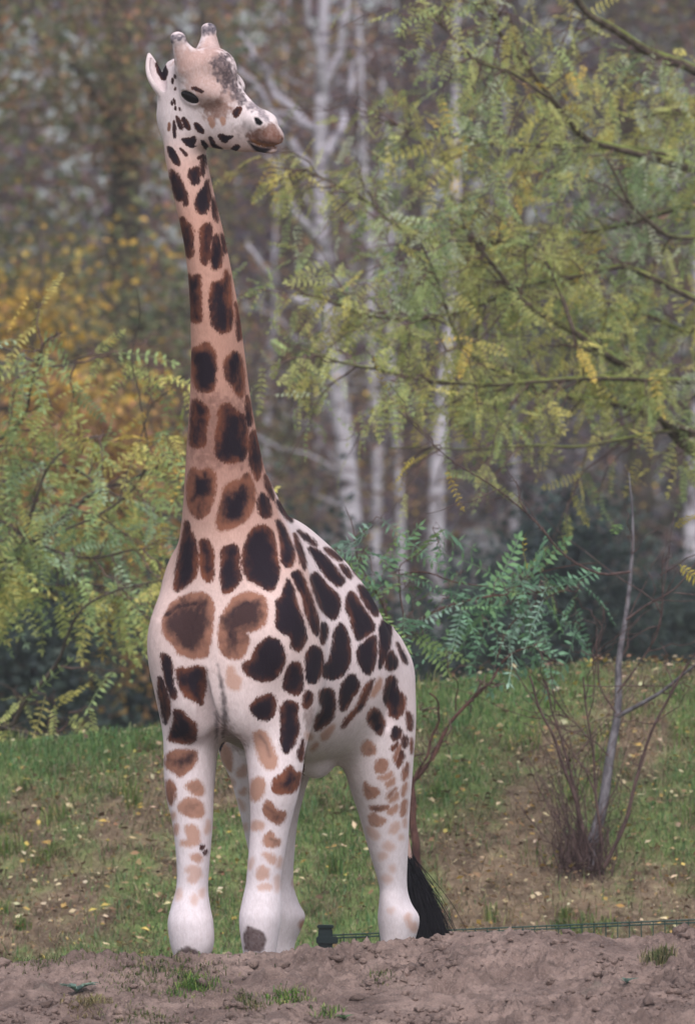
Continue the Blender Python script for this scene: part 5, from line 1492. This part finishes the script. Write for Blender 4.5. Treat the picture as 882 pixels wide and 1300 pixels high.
tuft(205, 1243, 1500, 0.035, (0.13, 0.16), DG, [3, 3, 3, 2], 'thin olive grass creeping over the mound before the forelegs', 1)
tuft(243, 1252, 420, 0.055, (0.045, 0.06), GR, [4, 3, 2, 1], 'bright green grass tuft in the olive patch on the mound', 2)
tuft(365, 1271, 300, 0.045, (0.05, 0.05), GR, [3, 4, 2, 2], 'low bright grass tuft at the near edge of the mud', 3)
tuft(305, 1272, 350, 0.04, (0.06, 0.07), DG, [3, 3, 3, 1], 'dull moss-green tuft beside a hoof hollow in the mud', 4)
tuft(838, 1216, 420, 0.07, (0.035, 0.04), DG, [2, 3, 3, 3], 'dry olive grass clump at the right end of the mound', 5, lean=(0.1, 1.0))
tuft(115, 1275, 200, 0.06, (0.05, 0.05), [(150, 138, 100), (120, 112, 76)], [2, 1], 'straw-coloured wisp beside the thistle rosette', 6, lean=(0.8, 2.2))
tuft(485, 1238, 160, 0.03, (0.04, 0.05), DG, [3, 3, 2, 1], 'sparse olive sprouts in the middle of the mud', 7)
tuft(60, 1220, 260, 0.04, (0.10, 0.06), DG, [3, 2, 3, 1], 'thin olive grass at the left crest of the mound', 8)
tuft(180, 1288, 300, 0.035, (0.10, 0.06), DG, [3, 3, 2, 2], 'faint grass film low on the left of the mud', 9)
tuft(415, 1293, 140, 0.05, (0.04, 0.04), GR, [3, 2, 3, 1], 'small green tuft at the foot of the visible mud', 10)

def rosette(px, py, n, ln, label, seed, col):
    rg = np.random.default_rng(seed); c = on_mound(px, py)
    root = link('rosette_weed', None, None, tuple(c)); tag(root, label, 'weed', 'weeds on the mud')
    for k in range(n):
        a = 2 * math.pi * k / n + rg.normal() * 0.2; L = ln * rg.uniform(0.7, 1.2); d = np.array([math.cos(a), math.sin(a), 0]); s = np.array([-d[1], d[0], 0])
        V, F = [], []
        for i, f in enumerate(np.linspace(0, 1, 7)):
            w = L * 0.16 * (math.sin(math.pi * min(f * 0.92 + 0.06, 1)) ** 0.7) * (1.25 if i % 2 else 0.7)
            p = d * L * f + np.array([0, 0, L * (0.95 * f - 0.55 * f * f) + 0.006])
            V += [p - s * w + (0, 0, w * 0.3), p, p + s * w + (0, 0, w * 0.3)]
        for i in range(6):
            F += [[3 * i, 3 * i + 1, 3 * i + 4, 3 * i + 3], [3 * i + 1, 3 * i + 2, 3 * i + 5, 3 * i + 4]]
        me = mesh_from('leaf', np.array(V), np.array(F), leaf_m)
        attr(me, 'tint', np.repeat(palette(1, rg, [col], [1], 0.12), len(V), 0), 'FLOAT_COLOR')
        link('leaf', me, root)
rosette(98, 1262, 15, 0.085, 'blue-green thistle rosette flat on the left of the mud', 11, (120, 142, 132))
rosette(795, 1250, 9, 0.045, 'small blue-green rosette beside the crack in the mud', 12, (116, 140, 128))
rosette(437, 1296, 8, 0.04, 'tiny green rosette low in the middle of the mud', 13, (100, 138, 92))

# tufts of longer grass on the bank
rg = np.random.default_rng(61)
PT, LN, CO = [], [], []
for k in range(95):
    c = np.array([rg.uniform(-2.6, 2.6), rg.uniform(4.6, 8.9)]); n = rg.integers(25, 90)
    PT.append(c + rg.normal(size=(n, 2)) * rg.uniform(0.015, 0.06)); LN.append(rg.uniform(0.07, 0.17) * rg.uniform(0.5, 1.2, n))
    CO.append(palette(n, rg, [(96, 128, 62), (122, 142, 78), (84, 116, 66), (150, 146, 100)], rg.uniform(0.2, 3, 4)))
PT, LN, CO = np.concatenate(PT), np.concatenate(LN), np.concatenate(CO); n = len(PT)
o = link('bank_tall_grass', blades(np.c_[PT, bank_z(PT)], LN, rg.uniform(0.1, 1.0, n), rg.uniform(0.0016, 0.003, n), CO, rg, 'bank_tall_grass', blade_m))
tag(o, 'longer green grass tufts dotted over the bank', 'grass', kind='stuff')

# ---- thin autumn mist: one closed box of even air round everything
HZ = 0.0008
hz = NT('mist'); hz.n.clear()
_o = hz.n.new('ShaderNodeOutputMaterial'); _v = hz.n.new('ShaderNodeVolumePrincipled')
_v.inputs['Color'].default_value = (0.93, 0.92, 1.0, 1); _v.inputs['Density'].default_value = HZ; _v.inputs['Anisotropy'].default_value = 0.2
hz.l.new(_v.outputs[0], _o.inputs['Volume'])
ho = link('haze', box_mesh('haze', (620, 620, 18.0), hz.m), None, (0, 100, 8.0))
tag(ho, 'thin pale mist hanging in the air over the whole place', 'haze', kind='stuff')
ho.display_type = 'WIRE'
print('done', round(time.time() - T_START, 1), 's')
